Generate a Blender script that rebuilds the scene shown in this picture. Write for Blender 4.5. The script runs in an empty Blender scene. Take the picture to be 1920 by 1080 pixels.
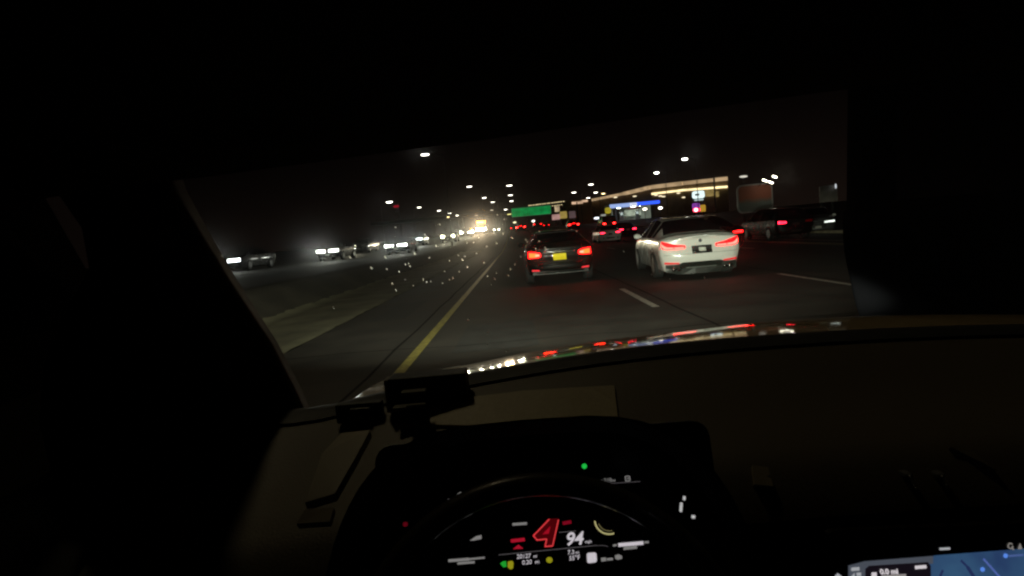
import bpy, bmesh, math, random
from mathutils import Vector, Matrix
rnd = random.Random(7)
S = bpy.context.scene
COL = S.collection

# ------------------------------------------------------------------ camera
F = 1065.0                      # focal length in photo pixels (1920 wide)
CAMZ = 1.40
ROLL = math.radians(5.0)
Yc = Vector((11, -101, F)).normalized()           # road direction seen by the camera (x right, y down, z ahead)
Zc = Vector((-math.sin(ROLL), -math.cos(ROLL), 0)); Zc = (Zc - Zc.dot(Yc) * Yc).normalized()
Xc = Yc.cross(Zc)
AX = [Vector((Xc[i], Yc[i], Zc[i])) for i in range(3)]   # camera axes in the world
CAM = Vector((0, 0, CAMZ))
cd = bpy.data.cameras.new('camera'); cam = bpy.data.objects.new('camera', cd); COL.objects.link(cam)
cd.sensor_width = 36; cd.lens = 36 * F / 1920; cd.clip_start = 0.02; cd.clip_end = 3000
m = Matrix.Identity(4)
for i in range(3):
    m[i][0] = AX[0][i]; m[i][1] = -AX[1][i]; m[i][2] = -AX[2][i]; m[i][3] = CAM[i]
cam.matrix_world = m
cd.dof.use_dof = True; cd.dof.focus_distance = 16; cd.dof.aperture_fstop = 15
S.camera = cam

# ------------------------------------------------------------------ night sky, exposure
W = bpy.data.worlds.new('World'); S.world = W; W.use_nodes = True
nt = W.node_tree; bg = nt.nodes['Background']
tc = nt.nodes.new('ShaderNodeTexCoord'); sp = nt.nodes.new('ShaderNodeSeparateXYZ')
rp = nt.nodes.new('ShaderNodeValToRGB')
nt.links.new(tc.outputs['Generated'], sp.inputs[0]); nt.links.new(sp.outputs['Z'], rp.inputs[0])
rp.color_ramp.elements[0].position = 0.0; rp.color_ramp.elements[0].color = (.0064, .0040, .0030, 1)
rp.color_ramp.elements[1].position = 0.45; rp.color_ramp.elements[1].color = (.0026, .0019, .0017, 1)
dt = nt.nodes.new('ShaderNodeVectorMath'); dt.operation = 'DOT_PRODUCT'; dt.inputs[1].default_value = (.24, .97, 0)
nt.links.new(tc.outputs['Generated'], dt.inputs[0])
gw = nt.nodes.new('ShaderNodeMapRange'); gw.inputs['From Min'].default_value = .55; gw.inputs['From Max'].default_value = 1.0; gw.inputs['To Min'].default_value = .30; gw.inputs['To Max'].default_value = 1.0
nt.links.new(dt.outputs['Value'], gw.inputs[0])
nt.links.new(rp.outputs[0], bg.inputs[0]); nt.links.new(gw.outputs[0], bg.inputs[1])   # town glow ahead, fading round to the sides
S.view_settings.view_transform = 'Standard'; S.view_settings.look = 'None'
S.view_settings.exposure = 0; S.view_settings.gamma = 1; S.view_settings.use_curve_mapping = False
S.render.engine = 'CYCLES'
S.cycles.use_denoising = True
S.cycles.sample_clamp_indirect = 4
S.cycles.filter_width = 2.2
S.cycles.max_bounces = 8; S.cycles.transparent_max_bounces = 12

# ------------------------------------------------------------------ pixel helpers (photo 1920x1080 -> world)
def ray(px, py):
    return AX[0] * (px - 960) + AX[1] * (py - 540) + AX[2] * F
def at(px, py, D):
    r = ray(px, py); return CAM + r * (D / r.y)
def road_z(y):
    t = max(0, min(1, (y - 42) / 80)); return 2.3 * t * t * (3 - 2 * t)
def opp_off(y):
    t = max(0, min(1, (y - 55) / 50)); return .65 * (1 - t * t * (3 - 2 * t))
def gz(x, y):
    t = max(0, min(1, (-5.3 - x) / 1.2)); return road_z(y) + opp_off(y) * t * t * (3 - 2 * t)

# ------------------------------------------------------------------ materials
MATS = {}
def mat(name, col, rough=.5, metal=0, coat=0, noise=0, nscale=8, bump=0, spec=.5):
    if name in MATS: return MATS[name]
    M = bpy.data.materials.new(name); M.use_nodes = True; t = M.node_tree; b = t.nodes['Principled BSDF']
    b.inputs['Base Color'].default_value = (*col, 1); b.inputs['Roughness'].default_value = rough
    b.inputs['Metallic'].default_value = metal; b.inputs['Coat Weight'].default_value = coat
    b.inputs['Coat Roughness'].default_value = .04; b.inputs['Specular IOR Level'].default_value = spec
    n = t.nodes.new('ShaderNodeTexNoise'); n.inputs['Scale'].default_value = nscale; n.inputs['Detail'].default_value = 6
    c = t.nodes.new('ShaderNodeTexCoord'); t.links.new(c.outputs['Object'], n.inputs['Vector'])
    if noise:
        r = t.nodes.new('ShaderNodeValToRGB')
        r.color_ramp.elements[0].position = .3; r.color_ramp.elements[1].position = .7
        r.color_ramp.elements[0].color = (*[v * (1 - noise) for v in col], 1)
        r.color_ramp.elements[1].color = (*[min(1, v * (1 + noise)) for v in col], 1)
        t.links.new(n.outputs['Fac'], r.inputs[0]); t.links.new(r.outputs[0], b.inputs['Base Color'])
    mr = t.nodes.new('ShaderNodeMapRange'); mr.inputs['To Min'].default_value = max(.02, rough * .8); mr.inputs['To Max'].default_value = min(1, rough * 1.2)
    t.links.new(n.outputs['Fac'], mr.inputs[0]); t.links.new(mr.outputs[0], b.inputs['Roughness'])
    if bump:
        bp = t.nodes.new('ShaderNodeBump'); bp.inputs['Strength'].default_value = bump; bp.inputs['Distance'].default_value = .02
        t.links.new(n.outputs['Fac'], bp.inputs['Height']); t.links.new(bp.outputs[0], b.inputs['Normal'])
    MATS[name] = M; return M
def em(name, col, strength, base=(.02, .02, .02), vary=0, nscale=4):
    if name in MATS: return MATS[name]
    M = bpy.data.materials.new(name); M.use_nodes = True; t = M.node_tree; b = t.nodes['Principled BSDF']
    b.inputs['Base Color'].default_value = (*base, 1); b.inputs['Roughness'].default_value = .5; b.inputs['Specular IOR Level'].default_value = .12
    b.inputs['Emission Color'].default_value = (*col, 1); b.inputs['Emission Strength'].default_value = strength
    if vary:
        n = t.nodes.new('ShaderNodeTexNoise'); n.inputs['Scale'].default_value = nscale
        c = t.nodes.new('ShaderNodeTexCoord'); t.links.new(c.outputs['Object'], n.inputs['Vector'])
        mr = t.nodes.new('ShaderNodeMapRange'); mr.inputs['From Min'].default_value = .3; mr.inputs['From Max'].default_value = .7
        mr.inputs['To Min'].default_value = strength * (1 - vary); mr.inputs['To Max'].default_value = strength * (1 + vary)
        t.links.new(n.outputs['Fac'], mr.inputs[0]); t.links.new(mr.outputs[0], b.inputs['Emission Strength'])
    MATS[name] = M; return M

asphalt = mat('asphalt', (.027, .021, .015), .8, noise=.55, nscale=1.3, bump=.35)
earth = mat('earth', (.045, .038, .026), .95, noise=.4, nscale=.8, bump=.3)
drygrass = mat('dry_grass', (.12, .115, .045), .9, noise=.15, nscale=3)
yellow_paint = mat('yellow_road_paint', (.34, .28, .05), .6, noise=.5, nscale=14)
white_paint = mat('white_road_paint', (.50, .48, .43), .6, noise=.5, nscale=14)
kerbm = mat('pale_concrete', (.33, .28, .18), .9, noise=.25, nscale=3)
steel = mat('galvanised_steel', (.25, .25, .25), .45, metal=.6)
darksteel = mat('dark_steel', (.012, .012, .012), .7)
rubber = mat('tyre_rubber', (.02, .02, .02), .85)
alloy = mat('alloy', (.07, .07, .072), .5, metal=.5)
black_trim = mat('black_trim', (.015, .015, .015), .45)
car_glass = mat('tinted_car_glass', (.006, .006, .007), .04, coat=0)
chrome = mat('chrome', (.75, .75, .73), .12, metal=1)
white_car = mat('white_car_paint', (.80, .80, .76), .28, coat=1)
black_car = mat('black_car_paint', (.005, .005, .005), .5, coat=1, spec=.15)
grey_car = mat('grey_car_paint', (.10, .10, .105), .3, coat=1)
silver_car = mat('silver_car_paint', (.42, .42, .42), .3, metal=.5, coat=1)
blue_car = mat('blue_car_paint', (.02, .03, .07), .3, coat=1)
red_glass = mat('red_lens', (.30, .006, .008), .12, coat=1)
clear_lens = mat('clear_lens', (.4, .4, .4), .1, coat=1)
tail_hot = em('tail_lamp_hot', (1, .020, .003), 20, (.3, .01, .01))
tail_core = em('tail_lamp_core', (1, .030, .02), 24, (.3, .01, .01))
tail_red = em('tail_lamp_red', (1, .005, .006), 7, (.3, .01, .01))
tail_dim = em('tail_lamp_dim', (1, .01, .02), .75, (.15, .004, .004))
brake = em('brake_lamp', (1, .005, .005), 18, (.3, .01, .01))
brake_core = em('brake_lamp_core', (1, .030, .022), 30, (.3, .01, .01))
pink_red = em('tail_lamp_pink', (1, .014, .04), 10, (.3, .01, .01))
head_white = em('head_lamp_white', (.95, 1, .90), 14.0, (.5, .5, .5))
head_cool = em('head_lamp_cool', (.92, .98, 1), 11.0, (.5, .5, .5))
head_warm = em('head_lamp_warm', (1, .98, .68), 14.0, (.5, .5, .5))
head_hot = em('head_lamp_glare', (1, .80, .52), 150.0, (.5, .5, .5))
head_soft = em('head_lamp_soft', (.9, 1, .85), 9.0, (.5, .5, .5))
amber = em('amber_beacon', (1, .47, .03), 22.0, (.4, .2, .02))
lamp_white = em('street_lamp_led', (1, .97, .86), 36.0, (.5, .5, .5))
lamp_far = em('street_lamp_led_far', (1, .95, .82), 14.0, (.5, .5, .5))
lamp_warm = em('street_lamp_sodium', (1, .75, .35), 12.0, (.5, .5, .5))

# ------------------------------------------------------------------ object helpers
def link(name, me, m_, parent=None, smooth=False):
    o = bpy.data.objects.new(name, me); COL.objects.link(o)
    if m_: me.materials.append(m_)
    if parent: o.parent = parent
    if smooth:
        for p in me.polygons: p.use_smooth = True
    return o
def mesh(name, v, f, m_, parent=None, smooth=False):
    me = bpy.data.meshes.new(name); me.from_pydata([tuple(q) for q in v], [], f); me.update()
    return link(name, me, m_, parent, smooth)
def from_bm(name, bm, m_, parent=None, smooth=False):
    bmesh.ops.recalc_face_normals(bm, faces=bm.faces)
    me = bpy.data.meshes.new(name); bm.to_mesh(me); bm.free()
    return link(name, me, m_, parent, smooth)
def tag(o, label=None, cat=None, group=None, kind=None):
    if label: o['label'] = label
    if cat: o['category'] = cat
    if group: o['group'] = group
    if kind: o['kind'] = kind
    return o
def empty(name, loc, rz=0, label=None, cat=None, group=None):
    o = bpy.data.objects.new(name, None); COL.objects.link(o); o.location = loc; o.rotation_euler = (0, 0, rz)
    o.empty_display_size = .2
    return tag(o, label, cat, group)
def bm_box(bm, c, s, bev=0, rot=None):
    r = bmesh.ops.create_cube(bm, size=1)
    vs = r['verts']
    M = Matrix.Diagonal((*s, 1))
    if rot is not None: M = rot.to_4x4() @ M
    bmesh.ops.transform(bm, matrix=Matrix.Translation(c) @ M, verts=vs)
    if bev:
        es = list({e for v in vs for e in v.link_edges})
        bmesh.ops.bevel(bm, geom=es, offset=bev, segments=2, affect='EDGES', profile=.6)
def box(name, c, s, m_, parent=None, bev=0, rot=None):
    bm = bmesh.new(); bm_box(bm, Vector(c), s, bev, rot); return from_bm(name, bm, m_, parent)
def bm_tube(bm, pts, r, seg=8, r2=None):
    pts = [Vector(p) for p in pts]; rings = []
    for i, p in enumerate(pts):
        d = (pts[min(i + 1, len(pts) - 1)] - pts[max(i - 1, 0)]).normalized()
        a = d.cross(Vector((0, 0, 1)));
        if a.length < .01: a = Vector((1, 0, 0))
        a.normalize(); b = d.cross(a)
        rr = r if r2 is None else r + (r2 - r) * i / (len(pts) - 1)
        rings.append([bm.verts.new(p + (a * math.cos(2 * math.pi * k / seg) + b * math.sin(2 * math.pi * k / seg)) * rr) for k in range(seg)])
    for i in range(len(rings) - 1):
        for k in range(seg):
            bm.faces.new((rings[i][k], rings[i][(k + 1) % seg], rings[i + 1][(k + 1) % seg], rings[i + 1][k]))
    bm.faces.new(rings[0]); bm.faces.new(rings[-1])
def tube(name, pts, r, m_, parent=None, seg=8, r2=None):
    bm = bmesh.new(); bm_tube(bm, pts, r, seg, r2); return from_bm(name, bm, m_, parent, True)
def ellipsoid(name, c, s, m_, parent=None, seg=12):
    bm = bmesh.new(); bmesh.ops.create_uvsphere(bm, u_segments=seg, v_segments=max(6, seg // 2), radius=1)
    bmesh.ops.transform(bm, matrix=Matrix.Translation(c) @ Matrix.Diagonal((*s, 1)), verts=bm.verts)
    return from_bm(name, bm, m_, parent, True)
def prism(name, outline, thick, m_, parent=None, M=None, bev=0):
    """outline in (u, v) extruded by thick along -w, placed by matrix M (columns u, v, w)"""
    bm = bmesh.new()
    a = [bm.verts.new((u, v, 0)) for u, v in outline]; b = [bm.verts.new((u, v, -thick)) for u, v in outline]
    n = len(a); bm.faces.new(a); bm.faces.new(b[::-1])
    for i in range(n): bm.faces.new((a[i], b[i], b[(i + 1) % n], a[(i + 1) % n]))
    if M is not None: bmesh.ops.transform(bm, matrix=M, verts=bm.verts)
    bmesh.ops.triangulate(bm, faces=[f for f in bm.faces if len(f.verts) > 4])
    return from_bm(name, bm, m_, parent)
def rrect(w, h, r, n=4):
    o = []
    for cx, cy, a0 in ((w / 2 - r, h / 2 - r, 0), (-w / 2 + r, h / 2 - r, 90), (-w / 2 + r, -h / 2 + r, 180), (w / 2 - r, -h / 2 + r, 270)):
        for k in range(n + 1):
            a = math.radians(a0 + 90 * k / n); o.append((cx + r * math.cos(a), cy + r * math.sin(a)))
    return o
def frame_mat(o, u, v):
    w = u.cross(v); M = Matrix.Identity(4)
    for i in range(3): M[i][0] = u[i]; M[i][1] = v[i]; M[i][2] = w[i]; M[i][3] = o[i]
    return M
FACE = frame_mat(Vector((0, 0, 0)), Vector((1, 0, 0)), Vector((0, 0, 1)))   # a board facing back towards the traffic (-y)

# ------------------------------------------------------------------ the setting: ground, carriageways, median
def sheet(name, xs, ys, dz, m_, zf=gz, kind='structure', parent=None):
    v = [(x, y, zf(x, y) + dz) for y in ys for x in xs]; n = len(xs)
    f = [(j * n + i, j * n + i + 1, (j + 1) * n + i + 1, (j + 1) * n + i) for j in range(len(ys) - 1) for i in range(n - 1)]
    o = mesh(name, v, f, m_, parent, True)
    if kind: o['kind'] = kind
    return o
YS = [-80, -40, -20, 0, 20, 35] + list(range(40, 131, 5)) + [150, 180, 220, 300, 420, 700, 1500]
sheet('ground', [-1200, -200, -60, -30, -22, -14, -8, -6.6, -6.2, -5.8, -5.4, -5.2, -3, 0, 5, 12, 20, 40, 100, 300, 1200], YS, -.02, earth)
road = sheet('road', [-3.45, -1, 2, 5, 8, 12, 16.2], YS[:-1], .01, asphalt)
sheet('opposite_road', [-21.5, -16, -11, -6.8], YS[:-1], .01, asphalt)
sheet('frontage_road', [19.5, 23, 27.5], YS[:-1], .01, asphalt)
YD = [-10, 0, 6, 12, 18, 24, 30, 36] + list(range(40, 131, 5)) + [150, 180, 220]
sheet('yellow_line', [-1.485, -1.36], YD, .014, yellow_paint, kind=None, parent=road)
sheet('edge_line', [12.72, 12.86], YD, .014, white_paint, kind=None, parent=road)
def dash(x, y0, y1):
    v = []
    n = 3
    for k in range(n + 1):
        y = y0 + (y1 - y0) * k / n; v += [(x - .06, y, road_z(y) + .014), (x + .06, y, road_z(y) + .014)]
    mesh('lane_dash', v, [(2 * k, 2 * k + 1, 2 * k + 3, 2 * k + 2) for k in range(n)], white_paint, road)
for x, ph in ((2.16, 9.3), (5.71, 9.6), (9.25, 10.4)):
    for k in range(0, 12): dash(x, ph + 12.2 * k, ph + 12.2 * k + 3.1)
def seam(pts, w):
    vv = []
    for (x, y), (x2, y2) in zip(pts, pts[1:] + [(2 * pts[-1][0] - pts[-2][0], 2 * pts[-1][1] - pts[-2][1])]):
        d = Vector((x2 - x, y2 - y)).normalized(); nx, ny = -d.y * w, d.x * w
        vv += [(x - nx, y - ny, road_z(y) + .0125), (x + nx, y + ny, road_z(y) + .0125)]
    mesh('tar_seam', vv, [(2 * k, 2 * k + 1, 2 * k + 3, 2 * k + 2) for k in range(len(pts) - 1)], tar, road)
tar = mat('tar', (.014, .013, .012), .9, spec=.1)
for x in (-1.75, 2.45, 5.95): seam([(x + rnd.uniform(-.03, .03), 3 + 1.5 * k) for k in range(24)], .02)
for y in (7.4, 17.5): seam([(-3.3 + .8 * k, y + rnd.uniform(-.12, .12)) for k in range(17)], .014)
patch_m = mat('asphalt_patch', (.022, .020, .018), .85, noise=.4, nscale=3, bump=.3)
for x, y, w_, l_ in ((-.4, 6.9, 1.1, 2.2), (2.9, 9.9, 1.3, 1.6), (-2.6, 10.5, .7, 3.0), (.9, 11.2, .8, 1.2)):
    mesh('asphalt_patch', [(x - w_ / 2, y, .0115), (x + w_ / 2, y + .06, .0115), (x + w_ / 2 - .04, y + l_, .0115), (x - w_ / 2 + .03, y + l_ - .05, .0115)], [(0, 1, 2, 3)], patch_m, road)
# pale gutter along the far shoulder
o = box('kerb', (0, 0, 0), (1, 1, 1), kerbm); bpy.data.objects.remove(o)
v = []; ykb = [6, 12, 18, 24, 30, 36, 42, 50, 60, 70, 80, 100, 120]
for y in ykb:
    z = road_z(y); v += [(16.25, y, z - .05), (16.25, y, z + .14), (16.75, y, z + .14), (16.75, y, z - .05)]
f = []
for j in range(len(ykb) - 1):
    for k in range(3): f.append((j * 4 + k, j * 4 + k + 1, j * 4 + k + 5, j * 4 + k + 4))
tag(mesh('kerb', v, f, kerbm), kind='structure')
sheet('gutter_strip', [11.3, 11.9], [16, 20, 24, 28, 34], .014, kerbm, kind=None, parent=road)
# median: smooth strip of pale packed dirt beside the shoulder
vx = [-5.6 + .14 * k for k in range(16)]; vy = [2 + .35 * k for k in range(150)]
v = [(x + (rnd.uniform(-.05, .05) if i_ in (0, 15) else 0), y, gz(x, y) + .012 + (rnd.uniform(0, .018) if 0 < i_ < 15 else -.012)) for y in vy for i_, x in enumerate(vx)]
n = len(vx); f = [(j_ * n + i_, j_ * n + i_ + 1, (j_ + 1) * n + i_ + 1, (j_ + 1) * n + i_) for j_ in range(len(vy) - 1) for i_ in range(n - 1)]
tag(mesh('verge', v, f, mat('verge_dirt', (.150, .140, .085), .95, noise=.35, nscale=1.1, bump=.3), None, True), kind='structure')

# ------------------------------------------------------------------ cars
KIND = {
 # y from the rear, z bottom, half widths (sill, middle, belt), z belt, half width top edge, z top
 'sedan': dict(L=4.95, st=[(0, .20, .78, .885, .87, .90, .70, 1.00), (.10, .19, .84, .925, .905, .93, .74, 1.045), (.50, .20, .87, .93, .90, .965, .72, 1.085),
   (1.05, .19, .88, .935, .90, .975, .64, 1.27), (1.60, .19, .88, .935, .90, .975, .565, 1.425), (2.3, .19, .88, .935, .90, .965, .565, 1.475), (3.0, .19, .88, .935, .90, .955, .57, 1.45),
   (3.55, .19, .88, .935, .90, .95, .65, 1.25), (3.95, .19, .88, .935, .895, .93, .72, 1.03), (4.45, .20, .86, .92, .87, .86, .70, .94), (4.82, .24, .80, .87, .82, .76, .62, .83), (4.95, .30, .72, .80, .76, .66, .55, .72)],
   rw=(.52, 1.52), ws=(3.06, 3.92), sg=((1.02, 1.40), (1.48, 2.35), (2.43, 3.5)), wheels=(.95, 3.95), wr=.34),
 'suv': dict(L=4.5, st=[(0, .36, .74, .83, .82, .93, .68, 1.04), (.08, .28, .80, .885, .865, .96, .70, 1.10), (.30, .24, .84, .90, .875, .985, .645, 1.30),
   (.55, .23, .85, .905, .875, .99, .60, 1.47), (1.2, .22, .85, .905, .875, .985, .58, 1.545), (2.1, .22, .85, .905, .875, .975, .585, 1.56), (2.75, .22, .85, .905, .875, .97, .59, 1.52),
   (3.2, .22, .85, .905, .87, .965, .66, 1.32), (3.55, .22, .85, .90, .865, .95, .70, 1.09), (4.1, .24, .83, .88, .84, .91, .68, 1.01), (4.4, .28, .77, .83, .80, .82, .62, .90), (4.5, .34, .70, .77, .74, .72, .54, .78)],
   rw=(.10, .52), ws=(2.8, 3.5), sg=((.55, 1.15), (1.22, 1.95), (2.03, 3.1)), wheels=(.85, 3.6), wr=.35),
 'hatch': dict(L=4.5, st=[(0, .36, .74, .83, .82, .93, .68, 1.04), (.08, .28, .80, .885, .865, .96, .70, 1.10), (.30, .24, .84, .90, .875, .985, .645, 1.24),
   (.55, .23, .85, .905, .875, .99, .60, 1.355), (1.2, .22, .85, .905, .875, .985, .58, 1.415), (2.1, .22, .85, .905, .875, .975, .585, 1.425), (2.75, .22, .85, .905, .875, .97, .59, 1.39),
   (3.2, .22, .85, .905, .87, .965, .66, 1.24), (3.55, .22, .85, .90, .865, .95, .70, 1.09), (4.1, .24, .83, .88, .84, .91, .68, 1.01), (4.4, .28, .77, .83, .80, .82, .62, .90), (4.5, .34, .70, .77, .74, .72, .54, .78)],
   rw=(.10, .52), ws=(2.8, 3.5), sg=((.55, 1.15), (1.22, 1.95), (2.03, 3.1)), wheels=(.85, 3.6), wr=.35),
 'coach': dict(L=9.0, st=[(0, .40, 1.10, 1.20, 1.20, 1.35, 1.08, 3.10), (.2, .36, 1.16, 1.245, 1.24, 1.38, 1.10, 3.18), (4.0, .36, 1.16, 1.25, 1.245, 1.38, 1.10, 3.2), (8.5, .36, 1.16, 1.25, 1.245, 1.38, 1.10, 3.18), (8.85, .36, 1.15, 1.235, 1.23, 1.37, 1.09, 3.14), (9.0, .42, 1.08, 1.17, 1.17, 1.35, 1.04, 3.04)],
   rw=None, ws=(8.99, 9.0), sg=((.6, 2.0), (2.1, 4.0), (4.1, 6.0), (6.1, 8.2)), wheels=(2.2, 6.3), wr=.48),
 'van': dict(L=5.3, st=[(0, .38, .86, .95, .95, 1.05, .84, 1.84), (.08, .30, .90, .98, .97, 1.08, .86, 1.90), (.5, .27, .92, .99, .97, 1.10, .80, 1.93),
   (1.5, .26, .92, .99, .97, 1.10, .78, 1.95), (3.0, .26, .92, .99, .97, 1.09, .78, 1.94), (3.5, .26, .92, .99, .965, 1.08, .80, 1.80), (3.95, .26, .92, .985, .96, 1.07, .84, 1.40),
   (4.2, .27, .92, .98, .95, 1.06, .85, 1.20), (4.8, .30, .89, .95, .92, 1.0, .80, 1.10), (5.2, .36, .84, .91, .88, .92, .74, 1.0), (5.3, .42, .78, .85, .82, .82, .66, .88)],
   rw=None, ws=(3.5, 4.2), sg=((.5, 1.5), (1.6, 2.6), (2.7, 3.6)), wheels=(1.0, 4.35), wr=.39)}
def lerp_st(st, y):
    for i in range(len(st) - 1):
        if y <= st[i + 1][0] + 1e-9: break
    y0, y1 = st[i][0], st[i + 1][0]; t = (y - y0) / (y1 - y0)
    p0 = st[max(i - 1, 0)]; p1 = st[i]; p2 = st[i + 1]; p3 = st[min(i + 2, len(st) - 1)]
    out = []
    for k in range(1, 8):
        m1 = (p2[k] - p0[k]) / max(1e-6, p2[0] - p0[0]) * (y1 - y0); m2 = (p3[k] - p1[k]) / max(1e-6, p3[0] - p1[0]) * (y1 - y0)
        t2, t3 = t * t, t * t * t
        out.append((2 * t3 - 3 * t2 + 1) * p1[k] + (t3 - 2 * t2 + t) * m1 + (-2 * t3 + 3 * t2) * p2[k] + (t3 - t2) * m2)
    return out
def half_ring(s):
    zb, ws_, wm, wb, zt, wt, ztop = s
    return [(0, zb), (ws_ * .9, zb), (ws_ * 1.0, zb + .10), (wm, zb + (zt - zb) * .62), (wb, zt - .02), (wb - .035, zt + .02), (wt, ztop - .045), (wt * .62, ztop - .006), (0, ztop)]
def dense(ctrl, n=3):
    out = []; N = len(ctrl)
    for i in range(N - 1):
        p0 = ctrl[max(i - 1, 0)]; p1 = ctrl[i]; p2 = ctrl[i + 1]; p3 = ctrl[min(i + 2, N - 1)]
        for k in range(n):
            t = k / n; t2, t3 = t * t, t * t * t; q = []
            for c in (0, 1):
                m1 = (p2[c] - p0[c]) * .30; m2 = (p3[c] - p1[c]) * .30
                q.append((2 * t3 - 3 * t2 + 1) * p1[c] + (t3 - 2 * t2 + t) * m1 + (-2 * t3 + 3 * t2) * p2[c] + (t3 - t2) * m2)
            out.append((max(0, q[0]), q[1]))
    out.append(ctrl[-1]); return out
def prof(z, pts):
    for (z0, a), (z1, b) in zip(pts, pts[1:]):
        if z <= z1:
            t = max(0, (z - z0) / (z1 - z0)); t = t * t * (3 - 2 * t); return a + (b - a) * t
    return pts[-1][1]
REARP = {'coach': [(.3, .02), (.5, .05), (3, .03)],
         'sedan': [(.30, .05), (.42, .15), (.62, .16), (.72, .10), (.90, .10), (1.0, .15), (1.05, .05)],
         'suv': [(.30, .05), (.42, .14), (.60, .15), (.70, .08), (.95, .10), (1.04, .02)],
         'hatch': [(.30, .05), (.42, .14), (.60, .15), (.70, .08), (.95, .10), (1.04, .02)],
         'van': [(.3, .03), (.45, .10), (.6, .10), (.7, .04), (1.9, .02)]}
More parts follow.
